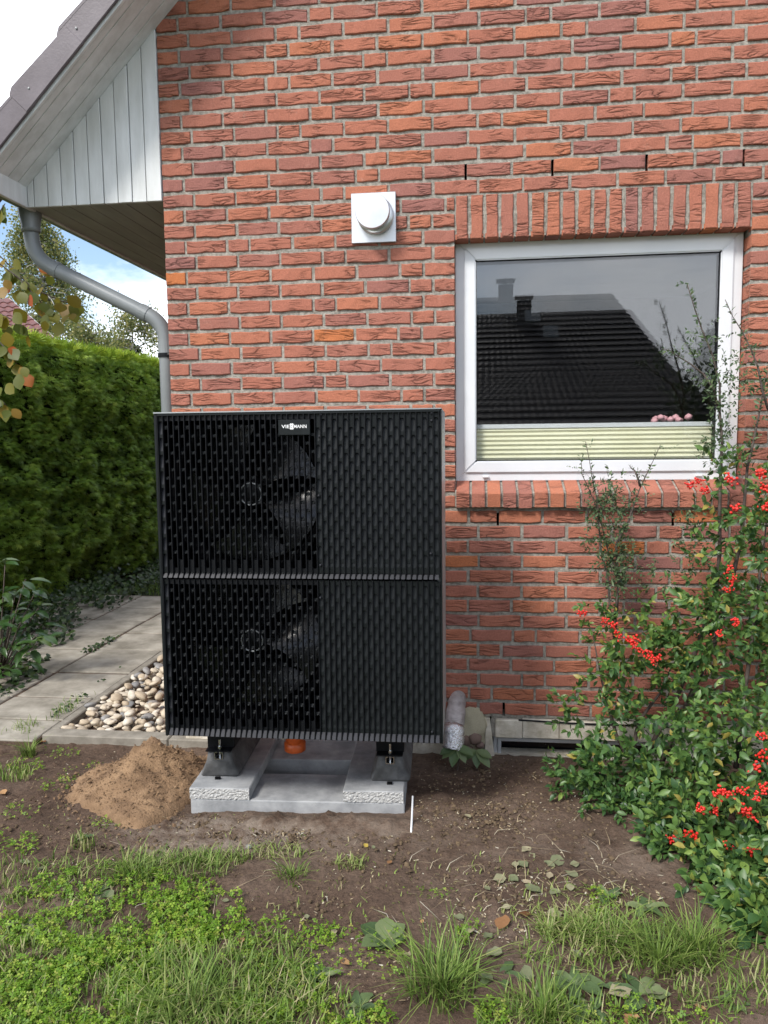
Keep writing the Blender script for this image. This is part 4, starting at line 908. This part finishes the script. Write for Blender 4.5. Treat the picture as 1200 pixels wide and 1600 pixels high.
for px, py, s in ((735, 1282, .05), (815, 1335, .07), (780, 1370, .08), (795, 1372, .06), (870, 1340, .09), (882, 1365, .07), (845, 1400, .09), (860, 1425, .08), (825, 1360, .07), (900, 1360, .06), (760, 1500, .08), (820, 1515, .08), (770, 1540, .08), (170, 1395, .12), (10, 1455, .07), (40, 1440, .08), (55, 1450, .06), (585, 1330, .035), (850, 1350, .06), (950, 1560, .10), (870, 1570, .08), (1010, 1560, .09), (345, 1410, .04), (30, 1350, .06), (60, 1365, .05), (805, 1350, .05), (835, 1345, .05), (858, 1378, .06), (875, 1395, .06), (890, 1385, .05), (830, 1385, .05), (765, 1395, .04), (800, 1420, .05), (725, 1440, .05), (740, 1455, .06), (755, 1470, .05), (480, 1440, .035), (520, 1465, .04), (640, 1500, .05), (905, 1490, .05)):
    fallen(px, py, 'pale_leaf', s, 'wilted grey green leaf lying flat on the ground', 'wilted green leaves')

# ------------------------------------------------------------------ firethorn bush
bush = tag(empty('firethorn_bush', tuple(hit(1050, 1215, 2, .0))), 'glossy green firethorn bush with clusters of red berries against the wall', 'bush')
BO = np.array(bush.location)
def W3(px, py, y): return np.array(hit(px, py, 1, y))
stems = [  # (pixel, pixel, depth) of the woody stems
    [(985, 1195, -.25), (1000, 1130, -.25), (1030, 1080, -.22), (1062, 1020, -.20)],
    [(990, 1195, -.25), (960, 1150, -.25), (945, 1080, -.24), (925, 985, -.22)],
    [(1000, 1200, -.26), (1060, 1090, -.28), (1118, 920, -.26), (1125, 800, -.24), (1128, 690, -.22), (1122, 600, -.2), (1098, 515, -.18), (1074, 445, -.16)],
    [(1030, 1200, -.26), (1120, 1000, -.3), (1160, 840, -.28), (1168, 730, -.26), (1185, 640, -.26), (1200, 580, -.25)],
    [(1200, 640, -.3), (1183, 575, -.3), (1160, 520, -.3), (1133, 468, -.3)],
    [(960, 1000, -.22), (950, 900, -.22), (935, 820, -.22), (928, 750, -.22), (915, 690, -.22)],
    [(962, 1000, -.22), (965, 900, -.22), (942, 830, -.22), (915, 760, -.22), (908, 720, -.22)],
    [(964, 960, -.22), (968, 850, -.22), (990, 780, -.22), (1012, 740, -.22), (1032, 695, -.22)],
    [(1000, 760, -.22), (988, 735, -.22), (984, 728, -.22)],
    [(1122, 640, -.2), (1100, 585, -.2), (1060, 555, -.2), (1035, 545, -.2)],
    [(1150, 1200, -.45), (1170, 1050, -.45), (1190, 900, -.4), (1200, 780, -.4)],
    [(1070, 1230, -.5), (1120, 1330, -.75), (1150, 1420, -.85)], [(1090, 1230, -.5), (1180, 1300, -.8), (1250, 1380, -.9)], [(1060, 1220, -.4), (980, 1240, -.6), (920, 1230, -.6)],
    [(1100, 1200, -.4), (1240, 1100, -.6), (1290, 950, -.6)], [(1010, 1210, -.3), (1000, 1290, -.6), (985, 1340, -.75)],
]
bs = MB()
for st in stems:
    pts = [W3(*s) for s in st]; fine = []
    for i in range(len(pts)-1):
        for t in (0, .5): fine.append(pts[i]*(1-t)+pts[i+1]*t+rng.normal(0, .006, 3)*(i > 0 or t > 0))
    fine.append(pts[-1]); n = len(fine); thick = .013 if len(st) in (4, 6, 8) and st[0][1] > 1150 else .006
    bs.tube([p-BO for p in fine], [max(.0016, thick*(1-.85*i/(n-1))) for i in range(n)], 7)
bs.build('stem', M['stem'], bush, smooth=True)
LP, LFW, LUP, LSZ, LRN = [], [], [], [], []
def twig(base, d, length, nleaf, size, tone):
    d = d/np.linalg.norm(d)
    for k in range(nleaf):
        t = (k+.4)/nleaf; p = base+d*length*t
        side = np.cross(d, rng.normal(size=3)); side /= np.linalg.norm(side)+1e-9
        fw = d*(.35+.6*t)+side*(.95-.4*t)+np.array([0, -.15, .05]); up = np.array([0, -.45, .9])+.55*rng.normal(size=3)
        LP.append(p); LFW.append(fw); LUP.append(up); LSZ.append(size*rng.uniform(.6, 1.2)); LRN.append(np.clip(tone+rng.normal(0, .27), 0, 1))
def mass(px, py, rx, ry, y, dy, ntw, size, tone=.45, nl=8):
    for _ in range(ntw):
        a = rng.uniform(0, 2*math.pi); r = math.sqrt(rng.random())
        b = W3(px+rx*r*math.cos(a), py+ry*r*math.sin(a), y+rng.uniform(-dy, dy))
        if b[2] < gh(b[0], b[1])+.01: b[2] = gh(b[0], b[1])+.02
        if b[1] > -.06: b[1] = -.06
        d = np.array([math.cos(a)*.7, -.6, .35])+.7*rng.normal(size=3); twig(b, d, rng.uniform(.05, .12), nl, size, tone)
mass(1130, 1010, 90, 110, -.36, .16, 142, 0.046, 0.56); mass(1150, 800, 55, 100, -.30, .08, 57, 0.042, 0.51); mass(1180, 900, 50, 120, -.4, .15, 66, 0.046, 0.56)
mass(1010, 1075, 110, 60, -.30, .10, 76, 0.044, 0.56); mass(920, 1110, 50, 40, -.25, .06, 24, 0.042, 0.51); mass(1085, 930, 40, 70, -.28, .06, 24, 0.037, 0.46)
mass(990, 985, 65, 45, -.27, .08, 30, 0.040, 0.66); mass(935, 960, 45, 22, -.26, .05, 10, 0.037, 0.66); mass(1015, 1020, 65, 36, -.33, .06, 26, 0.050, 0.66)
mass(1040, 1190, 130, 75, -.50, .16, 142, 0.046, 0.48); mass(960, 1230, 80, 55, -.55, .12, 68, 0.044, 0.41); mass(900, 1215, 36, 42, -.5, .06, 20, 0.040, 0.41)
mass(1150, 1180, 90, 110, -.65, .16, 142, 0.047, 0.56); mass(1120, 1300, 115, 80, -.90, .12, 142, 0.047, 0.54); mass(1160, 1390, 90, 62, -1.16, .10, 123, 0.049, 0.56)
mass(980, 1305, 60, 36, -.72, .06, 41, 0.038, 0.41); mass(1185, 1455, 50, 55, -1.38, .06, 66, 0.052, 0.56); mass(1200, 1500, 30, 40, -1.5, .04, 24, 0.054, 0.51); mass(1065, 1360, 50, 45, -1.02, .06, 41, 0.040, 0.44)
mass(1250, 1100, 90, 280, -.6, .3, 133, 0.046, 0.51); mass(1230, 780, 50, 120, -.4, .15, 47, 0.042, 0.51); mass(1290, 1420, 80, 110, -1.25, .15, 104, 0.050, 0.51)
mass(1400, 1080, 90, 220, -.5, .25, 142, 0.046, 0.51); mass(1420, 1330, 110, 110, -1.0, .2, 114, 0.047, 0.51); mass(1340, 820, 70, 110, -.4, .15, 57, 0.042, 0.51)
main = (len(LP))
pos = np.array(LP); d_cam = np.linalg.norm(pos-CAM, axis=1)
uv = np.array([proj(p_) for p_ in pos]); inview = (uv[:, 0] < 1190) & (uv[:, 1] < 1590)
score = np.array(LSZ)/d_cam*inview; order = np.argsort(-score); pick = set(order[:300].tolist())
LM = [leaf_mesh('leaf', M['fire_o'], wd, dr) for wd, dr in ((1.0, 1.0), (1.12, 1.6), (.9, .5), (1.05, 2.2))]
for i in pick:
    s = LSZ[i]; inst_obj('leaf', random.choice(LM), bush, pos[i]-BO, eul(LFW[i], LUP[i]), (s, s, s))
rest = np.array([i for i in range(main) if i not in pick])
V, F, R_ = scatter(np.array(LEAF_V)*[1, 1, 1.4], LEAF_F, pos[rest]-BO, np.array(LFW)[rest], np.array(LUP)[rest], np.array(LSZ)[rest], np.array(LRN)[rest])
tag(np_obj('foliage', V, F, M['fire_a'], bush, rnd=R_, smooth=True), kind='stuff')
# sparse small-leaved shoots reaching over the sill and the window
LP, LFW, LUP, LSZ, LRN = [], [], [], [], []
for si, lo, per, size in ((2, 4, 26, .028), (3, 3, 30, .034), (4, 0, 16, .024), (5, 0, 22, .022), (6, 0, 20, .022), (7, 0, 20, .022), (8, 0, 7, .016), (9, 0, 12, .024)):
    pts = [W3(*s) for s in stems[si]][lo:]
    for i in range(len(pts)-1):
        for k in range(per):
            t = rng.random(); p_ = pts[i]*(1-t)+pts[i+1]*t; d = nrm(pts[i+1]-pts[i]); sd = nrm(np.cross(d, rng.normal(size=3)))
            if rng.random() < .16: twig(p_, sd+d*.6, rng.uniform(.04, .10), 7, size*.8, .4); continue
            LP.append(p_); LFW.append(sd+d*.5); LUP.append(rng.normal(size=3)+[0, -.3, .6]); LSZ.append(size*rng.uniform(.6, 1.25)); LRN.append(rng.random())
for px, py, rx, ry, n in ((945, 830, 32, 60, 110), (965, 780, 30, 40, 36), (1085, 870, 30, 50, 34), (1000, 900, 60, 30, 40), (970, 880, 24, 45, 80), (940, 780, 28, 30, 36), (1130, 620, 28, 60, 60), (1120, 700, 26, 40, 60), (1100, 540, 22, 40, 22), (1165, 560, 26, 60, 30), (1075, 830, 24, 40, 30)):
    for _ in range(n):
        a = rng.uniform(0, 6.28); r = math.sqrt(rng.random()); twig(W3(px+rx*r*math.cos(a), py+ry*r*math.sin(a), -.22), rng.normal(size=3)+[0, -.3, .4], rng.uniform(.03, .07), 5, .024, .45)
V, F, R_ = scatter(np.array(LEAF_V)*[.85, 1, 1], LEAF_F, np.array(LP)-BO, np.array(LFW), np.array(LUP), np.array(LSZ), np.array(LRN))
tag(np_obj('shoot_foliage', V, F, M['shoot'], bush, rnd=R_, smooth=True), kind='stuff')
# berry clusters
BC = []
for s in range(5):
    r = random.Random(s); mbb = MB()
    for k in range(r.randint(15, 22)):
        c = Vector((r.gauss(0, .0115), r.gauss(0, .009), r.gauss(0, .0095))); rr = r.uniform(.0042, .0056)
        mbb.lathe([(rr*math.sin(t), -rr*math.cos(t)) for t in np.linspace(.05, math.pi-.05, 6)], 9, 'z', c)
    BC.append(mbb.mesh('berry_cluster', M['berry'], True))
BERR = [(910, 957, -.40), (957, 978, -.44), (966, 990, -.44), (990, 1000, -.46), (1022, 1033, -.50), (1012, 1022, -.48), (996, 1012, -.47), (1028, 1026, -.5), (1080, 757, -.40), (1092, 752, -.40), (1101, 765, -.40), (1150, 795, -.44), (1140, 745, -.42), (1195, 762, -.46), (1195, 792, -.48), (1190, 740, -.46), (1140, 890, -.55), (1136, 920, -.55), (1145, 905, -.55), (1123, 990, -.62), (1148, 972, -.6), (985, 1000, -.46), (944, 968, -.44),
        (1052, 1310, -1.02), (1060, 1316, -1.03), (1080, 1305, -1.04), (1128, 1237, -1.02), (1138, 1240, -1.02), (1120, 1242, -1.02), (1160, 1236, -1.02), (1104, 1348, -1.12), (1090, 1375, -1.2), (1096, 1384, -1.2), (1092, 1398, -1.22), (1100, 1408, -1.24), (1112, 1412, -1.25), (1124, 1415, -1.26), (1132, 1422, -1.27), (1140, 1400, -1.26), (1150, 1422, -1.28), (1163, 1430, -1.3), (1187, 1417, -1.3), (1073, 1412, -1.22), (1160, 1265, -1.04), (1172, 1275, -1.04), (1195, 1230, -1.02), (1178, 1198, -.95), (1138, 1320, -1.1), (1117, 1265, -1.02), (1095, 1265, -1.0), (1190, 1150, -.9), (1007, 1392, -1.18), (1190, 1180, -.95), (1182, 1244, -1.02), (1176, 1330, -1.15)]
for i, (px, py, y) in enumerate(BERR):
    s = random.uniform(.8, 1.2); inst_obj('berry_cluster', BC[i % 5], bush, W3(px, py, y-.02)-BO, (random.uniform(0, 3), random.uniform(-.4, .4), random.uniform(0, 6)), (s, s, s))

# ------------------------------------------------------------------ hedge, trees and houses beyond
def hedge():
    e = tag(empty('thuja_hedge', (-3.1, 4, -.05)), 'tall clipped green thuja hedge beside the paved path', 'hedge'); O_ = np.array(e.location)
    def fx(y): return -2.86+.055*y
    n = 80000; y = .3+12.7*rng.random(n)**1.25; z = rng.uniform(.02, 2.62, n)
    bump = np.array([.10*fnoise(a*1.6, b*1.6, 1)+.10*fnoise(a*4.0, b*6.5, 5) for a, b in zip(y, z)])
    x = fx(y)+bump-rng.random(n)**2*.10
    x -= .15*np.clip((.7-z)/.7, 0, 1)
    P = np.stack([x, y, z], 1)
    fan = [(0, 0, 0)]; FF = []
    for k, a in enumerate((-.9, -.45, 0, .45, .9)):
        c, s = math.cos(a), math.sin(a); L = 1-.25*abs(a); o = len(fan)
        for u, v in ((-.07, .45), (.07, .45), (0, 1)): fan.append(((u*c+v*s)*L, (-u*s+v*c)*L, -.18*v*v))
        FF += [(0, o+1, o), (o, o+1, o+2)]
    fw = np.stack([.8*np.ones(n), 0*y, -.15*np.ones(n)], 1)+.55*rng.normal(size=(n, 3)); up = np.array([.35, -.15, 1])+.35*rng.normal(size=(n, 3))
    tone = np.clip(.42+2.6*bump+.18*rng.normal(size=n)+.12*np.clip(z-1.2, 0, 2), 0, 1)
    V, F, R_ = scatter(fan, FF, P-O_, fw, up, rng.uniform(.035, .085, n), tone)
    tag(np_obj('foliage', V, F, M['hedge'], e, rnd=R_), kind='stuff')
    n = 9000; y = rng.uniform(.3, 13, n); xx = fx(y)-rng.random(n)*.9+.05; z = 2.6+.05*np.array([fnoise(a*1.3, b*2, 3) for a, b in zip(y, xx)])+rng.random(n)*.07
    P = np.stack([xx, y, z], 1); fw = np.array([.25, -.1, 1])+.45*rng.normal(size=(n, 3)); up = rdir(n)
    V, F, R_ = scatter(fan, FF, P-O_, fw, up, rng.uniform(.06, .13, n))
    tag(np_obj('top_sprays', V, F, M['hedge_top'], e, rnd=R_), kind='stuff')
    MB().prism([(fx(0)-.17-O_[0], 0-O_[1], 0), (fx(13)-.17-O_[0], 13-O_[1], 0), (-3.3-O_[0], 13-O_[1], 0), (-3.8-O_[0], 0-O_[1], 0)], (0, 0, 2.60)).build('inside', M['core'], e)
hedge()
def tree(name, label, base, h, trunk_r, n_br, leaf_n, leaf_size, leafmat_, barkmat, spread, group=None, droop=.3, crown_lo=.25):
    e = tag(empty(name, base), label, 'tree', group); mbt = MB()
    mbt.tube([(0, 0, 0), (spread*.05, 0, h*.35), (-spread*.03, spread*.05, h*.65), (0, 0, h*.86)], [trunk_r, trunk_r*.75, trunk_r*.4, .01], 9); ends = []
    for k in range(n_br):
        z = h*(crown_lo+(1-crown_lo)*rng.random()**.9); a = rng.uniform(0, 6.28); L = spread*(1.05-(z/h)**1.5*.75)*rng.uniform(.6, 1.1); el = rng.uniform(.1, .8)
        p0 = np.array([0, 0, z*.92]); d = np.array([math.cos(a)*math.cos(el), math.sin(a)*math.cos(el), math.sin(el)])
        pts = [p0+d*L*t-np.array([0, 0, droop*L*t*t]) for t in (0, .35, .7, 1)]
        mbt.tube(pts, [trunk_r*.25, trunk_r*.16, trunk_r*.08, .004], 5); ends.append(pts)
    mbt.build('trunk', barkmat, e, smooth=True)
    k = rng.integers(0, n_br, leaf_n); t = rng.uniform(.25, 1.05, leaf_n); E_ = np.array(ends); seg = np.clip((t*3).astype(int), 0, 2); ft = np.clip(t*3-seg, 0, 1.2)[:, None]
    P = E_[k, seg]*(1-ft)+E_[k, seg+1]*ft; cl = rng.normal(size=(leaf_n, 3))*spread*.055
    P = P+cl; P[:, 2] -= np.abs(rng.normal(size=leaf_n))*droop*spread*.28
    Q = [(-.35, 0, 0), (.35, 0, 0), (.4, .6, .08), (-.4, .6, .08), (0, 1, 0)]; QF = [(0, 1, 2), (0, 2, 3), (3, 2, 4)]
    V, F, R_ = scatter(Q, QF, P, rdir(leaf_n)+[0, 0, -.5], rdir(leaf_n), leaf_size*rng.uniform(.6, 1.3, leaf_n))
    tag(np_obj('crown', V, F, leafmat_, e, rnd=R_), kind='stuff')
def gp_(px, y, z=-.1): q = hit(px, 700, 1, y); return (q[0], y, z)
tree('birch_tree', 'tall yellowing birch tree behind the tiled roof beyond the hedge', gp_(80, 20), 10.0, .16, 140, 30000, .065, M['birch_l'], M['birch'], 2.7, droop=.55)
tree('birch_tree', 'thin birch tree with sparse leaves next to the downpipe bend', gp_(215, 17), 6.0, .10, 44, 7500, .055, M['birch_l'], M['birch'], 2.0, droop=.35)
tree('birch_tree', 'small bushy green birch directly behind the hedge', gp_(150, 13), 4.6, .08, 50, 16000, .05, M['birch_l'], M['birch'], 2.0, droop=.4)
tree('spruce_tree', 'dark green spruce showing above the far hedge end', gp_(205, 20), 5.4, .12, 60, 5000, .10, M['conif'], M['stem'], 1.1, droop=.35)
# neighbour's house with red brown tiled roof
nh = tag(empty('neighbour_house', gp_(-60, 14)), 'neighbouring house with red brown tiled roof beyond the hedge', 'house'); NO = np.array(nh.location)
A = np.array(hit(14, 466, 1, 15.0)); B = np.array(hit(124, 562, 1, 12.6)); along = np.array([-6.0, .0, 0]); dn = B-A; nn = nrm(np.cross(along, dn)); nn = nn if nn[2] > 0 else -nn
roofp = MB().prism([tuple(A-NO-nn*.06), tuple(B-NO-nn*.06), tuple(B+along-NO-nn*.06), tuple(A+along-NO-nn*.06)], tuple(nn*.03)).build('roof', M['red_tile'], nh)
rows, cols = 13, 26
tme = MB(); wv = 5
V = []; 
for k in range(wv+1): V.append((k/wv, 0, .5*math.sin(k/wv*2*math.pi)))
du, dv = along/cols, dn/rows
tb = MB()
pts0 = [du*(k/wv)+nn*(.018*math.sin(k/wv*2*math.pi)) for k in range(wv+1)]
vv = [tuple(p_+nn*.03) for p_ in pts0]+[tuple(p_+dv*1.08+nn*.055) for p_ in pts0]+[tuple(p_+dv*1.08+nn*.01) for p_ in pts0]
tb.add(vv, [(k, k+1, wv+2+k, wv+1+k) for k in range(wv)]+[(wv+1+k, wv+2+k, 2*wv+3+k, 2*wv+2+k) for k in range(wv)])
tmesh = tb.mesh('tile', M['red_tile'])
for r in range(rows):
    for c in range(8): inst_obj('tile', tmesh, roofp, A-NO+dv*r+du*c-nn*.03)
far = MB()
for r in range(rows):
    for c in range(8, cols): far.add([tuple(np.array(v)+A-NO+dv*r+du*c-nn*.03) for v in tb.v], tb.f)
tag(far.build('tiles', M['red_tile'], roofp), kind='stuff')
MB().prism([tuple(A-NO), tuple(B-NO), tuple(B-NO-[0, 0, .16]), tuple(A-NO-[0, 0, .16])], (.03, -.02, 0)).build('verge_trim', M['board'], nh)
MB().box(A[0]-6-NO[0], A[0]-.3-NO[0], 13.2-NO[1], 17-NO[1], 0, B[2]-NO[2]+.1).prism([(A[0]-.3-NO[0], 13.2-NO[1], B[2]-NO[2]), (A[0]-.3-NO[0], 17-NO[1], B[2]-NO[2]), (A[0]-.3-NO[0], 15-NO[1], A[2]-NO[2]-.15)], (-5, 0, 0)).build('wall', M['plaster'], nh)

# leafy autumn branch hanging into the picture, its trunk to the left
at = tag(empty('autumn_tree', (-2.05, .55, -.03)), 'young tree with yellow and orange autumn leaves hanging over the path', 'tree'); AO = np.array(at.location)
MB().tube([(0, 0, 0), (.02, .02, 1.0), (-.02, 0, 2.0), (.05, .02, 3.1)], [.035, .03, .022, .008], 8).build('trunk', M['stem'], at, smooth=True)
tw = MB(); AL = []
for pts in ([(-60, 420), (0, 400), (50, 450), (95, 470), (130, 478)], [(-60, 440), (-10, 405), (30, 435), (60, 468), (90, 500)], [(-60, 500), (0, 490), (30, 505), (45, 525)], [(-60, 540), (0, 535), (22, 560), (32, 585)], [(-60, 620), (-20, 615), (5, 628), (14, 640)], [(-60, 400), (-20, 370), (0, 330), (8, 318)]):
    y = random.uniform(.35, .6); P_ = [np.array(hit(px, py, 1, y+.02*i)) for i, (px, py) in enumerate(pts)]
    root = np.array([-2.0, .55, P_[0][2]-.05]); allp = [root]+P_
    tw.tube([p_-AO for p_ in allp], [.010]+[.006*(1-.75*i/len(P_)) for i in range(len(P_))], 6)
    for i in range(len(P_)-1):
        for k in range(3):
            t = random.random(); AL.append(P_[i]*(1-t)+P_[i+1]*t)
for px, py, k in ((20, 415, 4), (60, 412, 2), (75, 440, 2), (105, 470, 4), (120, 485, 2), (75, 495, 3), (100, 500, 2), (15, 480, 2), (8, 515, 2), (15, 545, 3), (30, 575, 4), (5, 600, 2), (10, 635, 2), (0, 330, 2), (5, 440, 3), (40, 455, 3), (60, 478, 3)):
    for _ in range(k): AL.append(np.array(hit(px+random.uniform(-9, 9), py+random.uniform(-9, 9), 1, random.uniform(.35, .6))))
tw.build('twig', M['stem'], at, smooth=True)
AM = [leaf_mesh('leaf', M['autumn'], 1.7, .8, .15) for _ in range(4)]
for p_ in AL:
    s = random.uniform(.055, .105); f = Vector((random.gauss(.25, .5), random.gauss(-.3, .4), -1.0)); inst_obj('leaf', random.choice(AM), at, p_-AO, eul(f, (random.gauss(0, .5), -1, .4)), (s, s, s))
# laurel shrub at the left edge
sh = tag(empty('laurel_shrub', (-1.75, 1.0, -.01)), 'dark green laurel shrub with long pointed leaves at the path edge', 'shrub'); SO3 = np.array(sh.location); sm = MB(); k_ = 0
SHM = [leaf_mesh('leaf', M['laurel_o'], .95, 1.3), leaf_mesh('leaf', M['laurel_o'], .8, 2.0)]
for px, py, n in ((8, 880, 7), (25, 925, 9), (55, 925, 9), (60, 950, 8), (20, 960, 9), (60, 990, 9), (75, 995, 7), (20, 1010, 9), (45, 1040, 8), (5, 1050, 8), (20, 1075, 7), (-20, 950, 8), (-25, 1030, 8), (40, 905, 7), (5, 985, 8), (65, 975, 6)):
    c = np.array(hit(px, py, 1, random.uniform(.75, 1.05))); sm.tube([(0, 0, 0), tuple((c-SO3)*.5+[0, 0, .03]), tuple(c-SO3)], [.008, .005, .003], 6)
    for i in range(n):
        a = 2.4*i; f = Vector((math.cos(a), math.sin(a)*.8-.2, random.uniform(-.45, .35))); s = random.uniform(.09, .15); inst_obj('leaf', random.choice(SHM), sh, (c-SO3)*(1-.22*(i % 3)*random.random())+rng.normal(0, .02, 3), eul(f, (0, -.25, 1)), (s, s, s))
sm.build('stem', M['stem'], sh, smooth=True)
# ivy-like ground cover along hedge foot and in the path joints
cvp = []
def cover(n, x0, x1, y0, y1, size, hh=.1):
    x = rng.uniform(x0, x1, n); y = rng.uniform(y0, y1, n); m = np.array([fnoise(a*3, b*3, 8) > -.15 for a, b in zip(x, y)]); x, y = x[m], y[m]; k = len(x)
    z = hh*rng.random(k)*np.array([.5+.7*abs(fnoise(a*2, b*2, 4)) for a, b in zip(x, y)])+.005
    up = nrm(np.array([.1, -.3, 1.])+.45*rng.normal(size=(k, 3))); cvp.append(scatter(np.array(LEAF_V)*[1.6, 1, 1], LEAF_F, np.stack([x, y, z], 1), np.cross(up, rdir(k)), up, size*rng.uniform(.6, 1.3, k)))
cover(2600, -2.95, -2.0, 2.2, 5.2, .05, .22); cover(900, -2.6, -1.75, .9, 2.4, .05, .12); cover(1500, -2.8, -1.2, 3.8, 6.5, .05, .07); cover(350, -1.9, -1.45, .5, 1.4, .045, .06); cover(160, -1.46, -1.38, 1.3, 2.2, .03, .04); cover(60, -1.98, -1.9, 2.2, 3.6, .03, .03); cover(70, -1.0, -.86, .9, 1.3, .03, .03); cover(40, -.98, -.9, .3, .7, .025, .03)
V, F, R_ = cat(cvp); tag(np_obj('ground_cover', V, F, M['cover'], rnd=R_), 'low green ground cover at the foot of the hedge', 'plants', kind='stuff')
P = np.stack([rng.uniform(-2.3, -.9, 2600), rng.uniform(3.9, 7.5, 2600), np.full(2600, -.03)], 1); V, F = blades(P, .10, .7, .004)
P2 = np.concatenate([np.stack([rng.normal(-.93, .03, 60), rng.normal(.42, .12, 60), np.zeros(60)], 1), np.stack([rng.normal(-1.0, .04, 60), rng.normal(.12, .05, 60), np.zeros(60)], 1)]); V2, F2 = blades(P2, .06, .9, .0025)
V, F, R_ = cat([(V, F, np.repeat(rng.uniform(0, .6, 2600), 7)), (V2, F2, np.repeat(rng.uniform(.2, .8, 120), 7))])
tag(np_obj('path_grass', V, F, M['grass'], rnd=R_), 'grass growing at the far end and edges of the path', 'grass', kind='stuff')

# ------------------------------------------------------------------ across the garden: what the window reflects
def mirror(px, py, yv): q = np.array(hit(px, py, 1, yv)); q[1] = 2*(FY+.012)-q[1]; return q
oh = tag(empty('opposite_house', (3.0, -18, 0)), 'dark tiled house across the garden mirrored in the window', 'house'); OO = np.array(oh.location)
RA, RB = mirror(640, 470, 19), mirror(955, 481, 19); EA, EB = mirror(560, 668, 14.5), mirror(1120, 668, 14.5)
RB[2] = RA[2]; EB[2] = EA[2]; back_a, back_b = EA+[0, -9, 0], EB+[0, -9, 0]
rf = MB().add([tuple(p_-OO) for p_ in (EA, EB, RB, RA, back_a, back_b)], [(0, 1, 2, 3), (1, 5, 2), (5, 4, 3, 2), (4, 0, 3)]).build('roof', M['dark_tile'], oh)
tl_ = MB(); nr = 22
for r in range(nr):
    t0, t1 = r/nr, (r+1.1)/nr; a0_, b0_ = RA+(EA-RA)*t0, RB+(EB-RB)*t0; a1_, b1_ = RA+(EA-RA)*t1, RB+(EB-RB)*t1
    n_ = nrm(np.cross(b0_-a0_, a1_-a0_)); n_ = n_ if n_[2] > 0 else -n_; segs = 46
    for k in range(segs):
        f0, f1, fm = k/segs, (k+1)/segs, (k+.5)/segs
        tl_.add([tuple(p_-OO) for p_ in (a0_+(b0_-a0_)*f0+n_*.02, a0_+(b0_-a0_)*fm+n_*.028, a0_+(b0_-a0_)*f1+n_*.02, a1_+(b1_-a1_)*f0+n_*.07, a1_+(b1_-a1_)*fm+n_*.085, a1_+(b1_-a1_)*f1+n_*.07)], [(0, 1, 4, 3), (1, 2, 5, 4)])
tag(tl_.build('tiles', M['dark_tile'], rf), kind='stuff')
c = mirror(790, 470, 18.5); MB().box(c[0]-.20-OO[0], c[0]+.20-OO[0], c[1]-.2-OO[1], c[1]+.2-OO[1], c[2]-1-OO[2], c[2]+.42-OO[2]).build('chimney', M['dark_tile'], rf)
MB().box(c[0]-.26-OO[0], c[0]+.26-OO[0], c[1]-.26-OO[1], c[1]+.26-OO[1], c[2]+.52-OO[2], c[2]+.56-OO[2]).box(c[0]-.03-OO[0], c[0]+.03-OO[0], c[1]-.03-OO[1], c[1]+.03-OO[1], c[2]+.4-OO[2], c[2]+.62-OO[2]).build('chimney_cap', M['dark_tile'], rf)
MB().box(EA[0]+.5-OO[0], EB[0]-.6-OO[0], EA[1]-8.4-OO[1], EA[1]-.6-OO[1], 0, EA[2]-OO[2]+.05).build('wall', M['plaster'], oh)
c = mirror(832, 494, 17.6); cz_ = c-OO
MB().prism([tuple(cz_+[-.2, .12, -.2]), tuple(cz_+[.2, .12, -.2]), tuple(cz_+[.2, -.2, .14]), tuple(cz_+[-.2, -.2, .14])], (0, .05, .05)).build('skylight', M['zinc'], oh)
m_ = mirror(1140, 600, 13); tree('garden_tree', 'leafy tree across the garden mirrored in the window', (m_[0], m_[1], 0), 4.2, .12, 90, 12000, .10, M['conif'], M['stem'], 1.5, crown_lo=.04)
# flowers on the inner window sill
fl = tag(empty('flower_pot', (2.62, .30, 1.525)), 'pink flowers in a pot behind the window above the blind', 'flowers')
MB().lathe([(.0, 0), (.05, 0), (.065, .11), (.06, .11), (.0, .10)], 20).build('pot', M['white'], fl, smooth=True)
for k in range(9): lump(M['pink'], 'blossom', fl, (random.uniform(-.09, .09), random.uniform(-.05, .05), .20+random.uniform(0, .045)), (.022, .022, .018), k+60, 1, .4)
V, F, R_ = scatter(LEAF_V, LEAF_F, np.stack([rng.uniform(-.09, .09, 40), rng.uniform(-.05, .05, 40), rng.uniform(.1, .19, 40)], 1), rdir(40)+[0, 0, .5], rdir(40), np.full(40, .05)); np_obj('leaves', V, F, M['cover'], fl, rnd=R_)
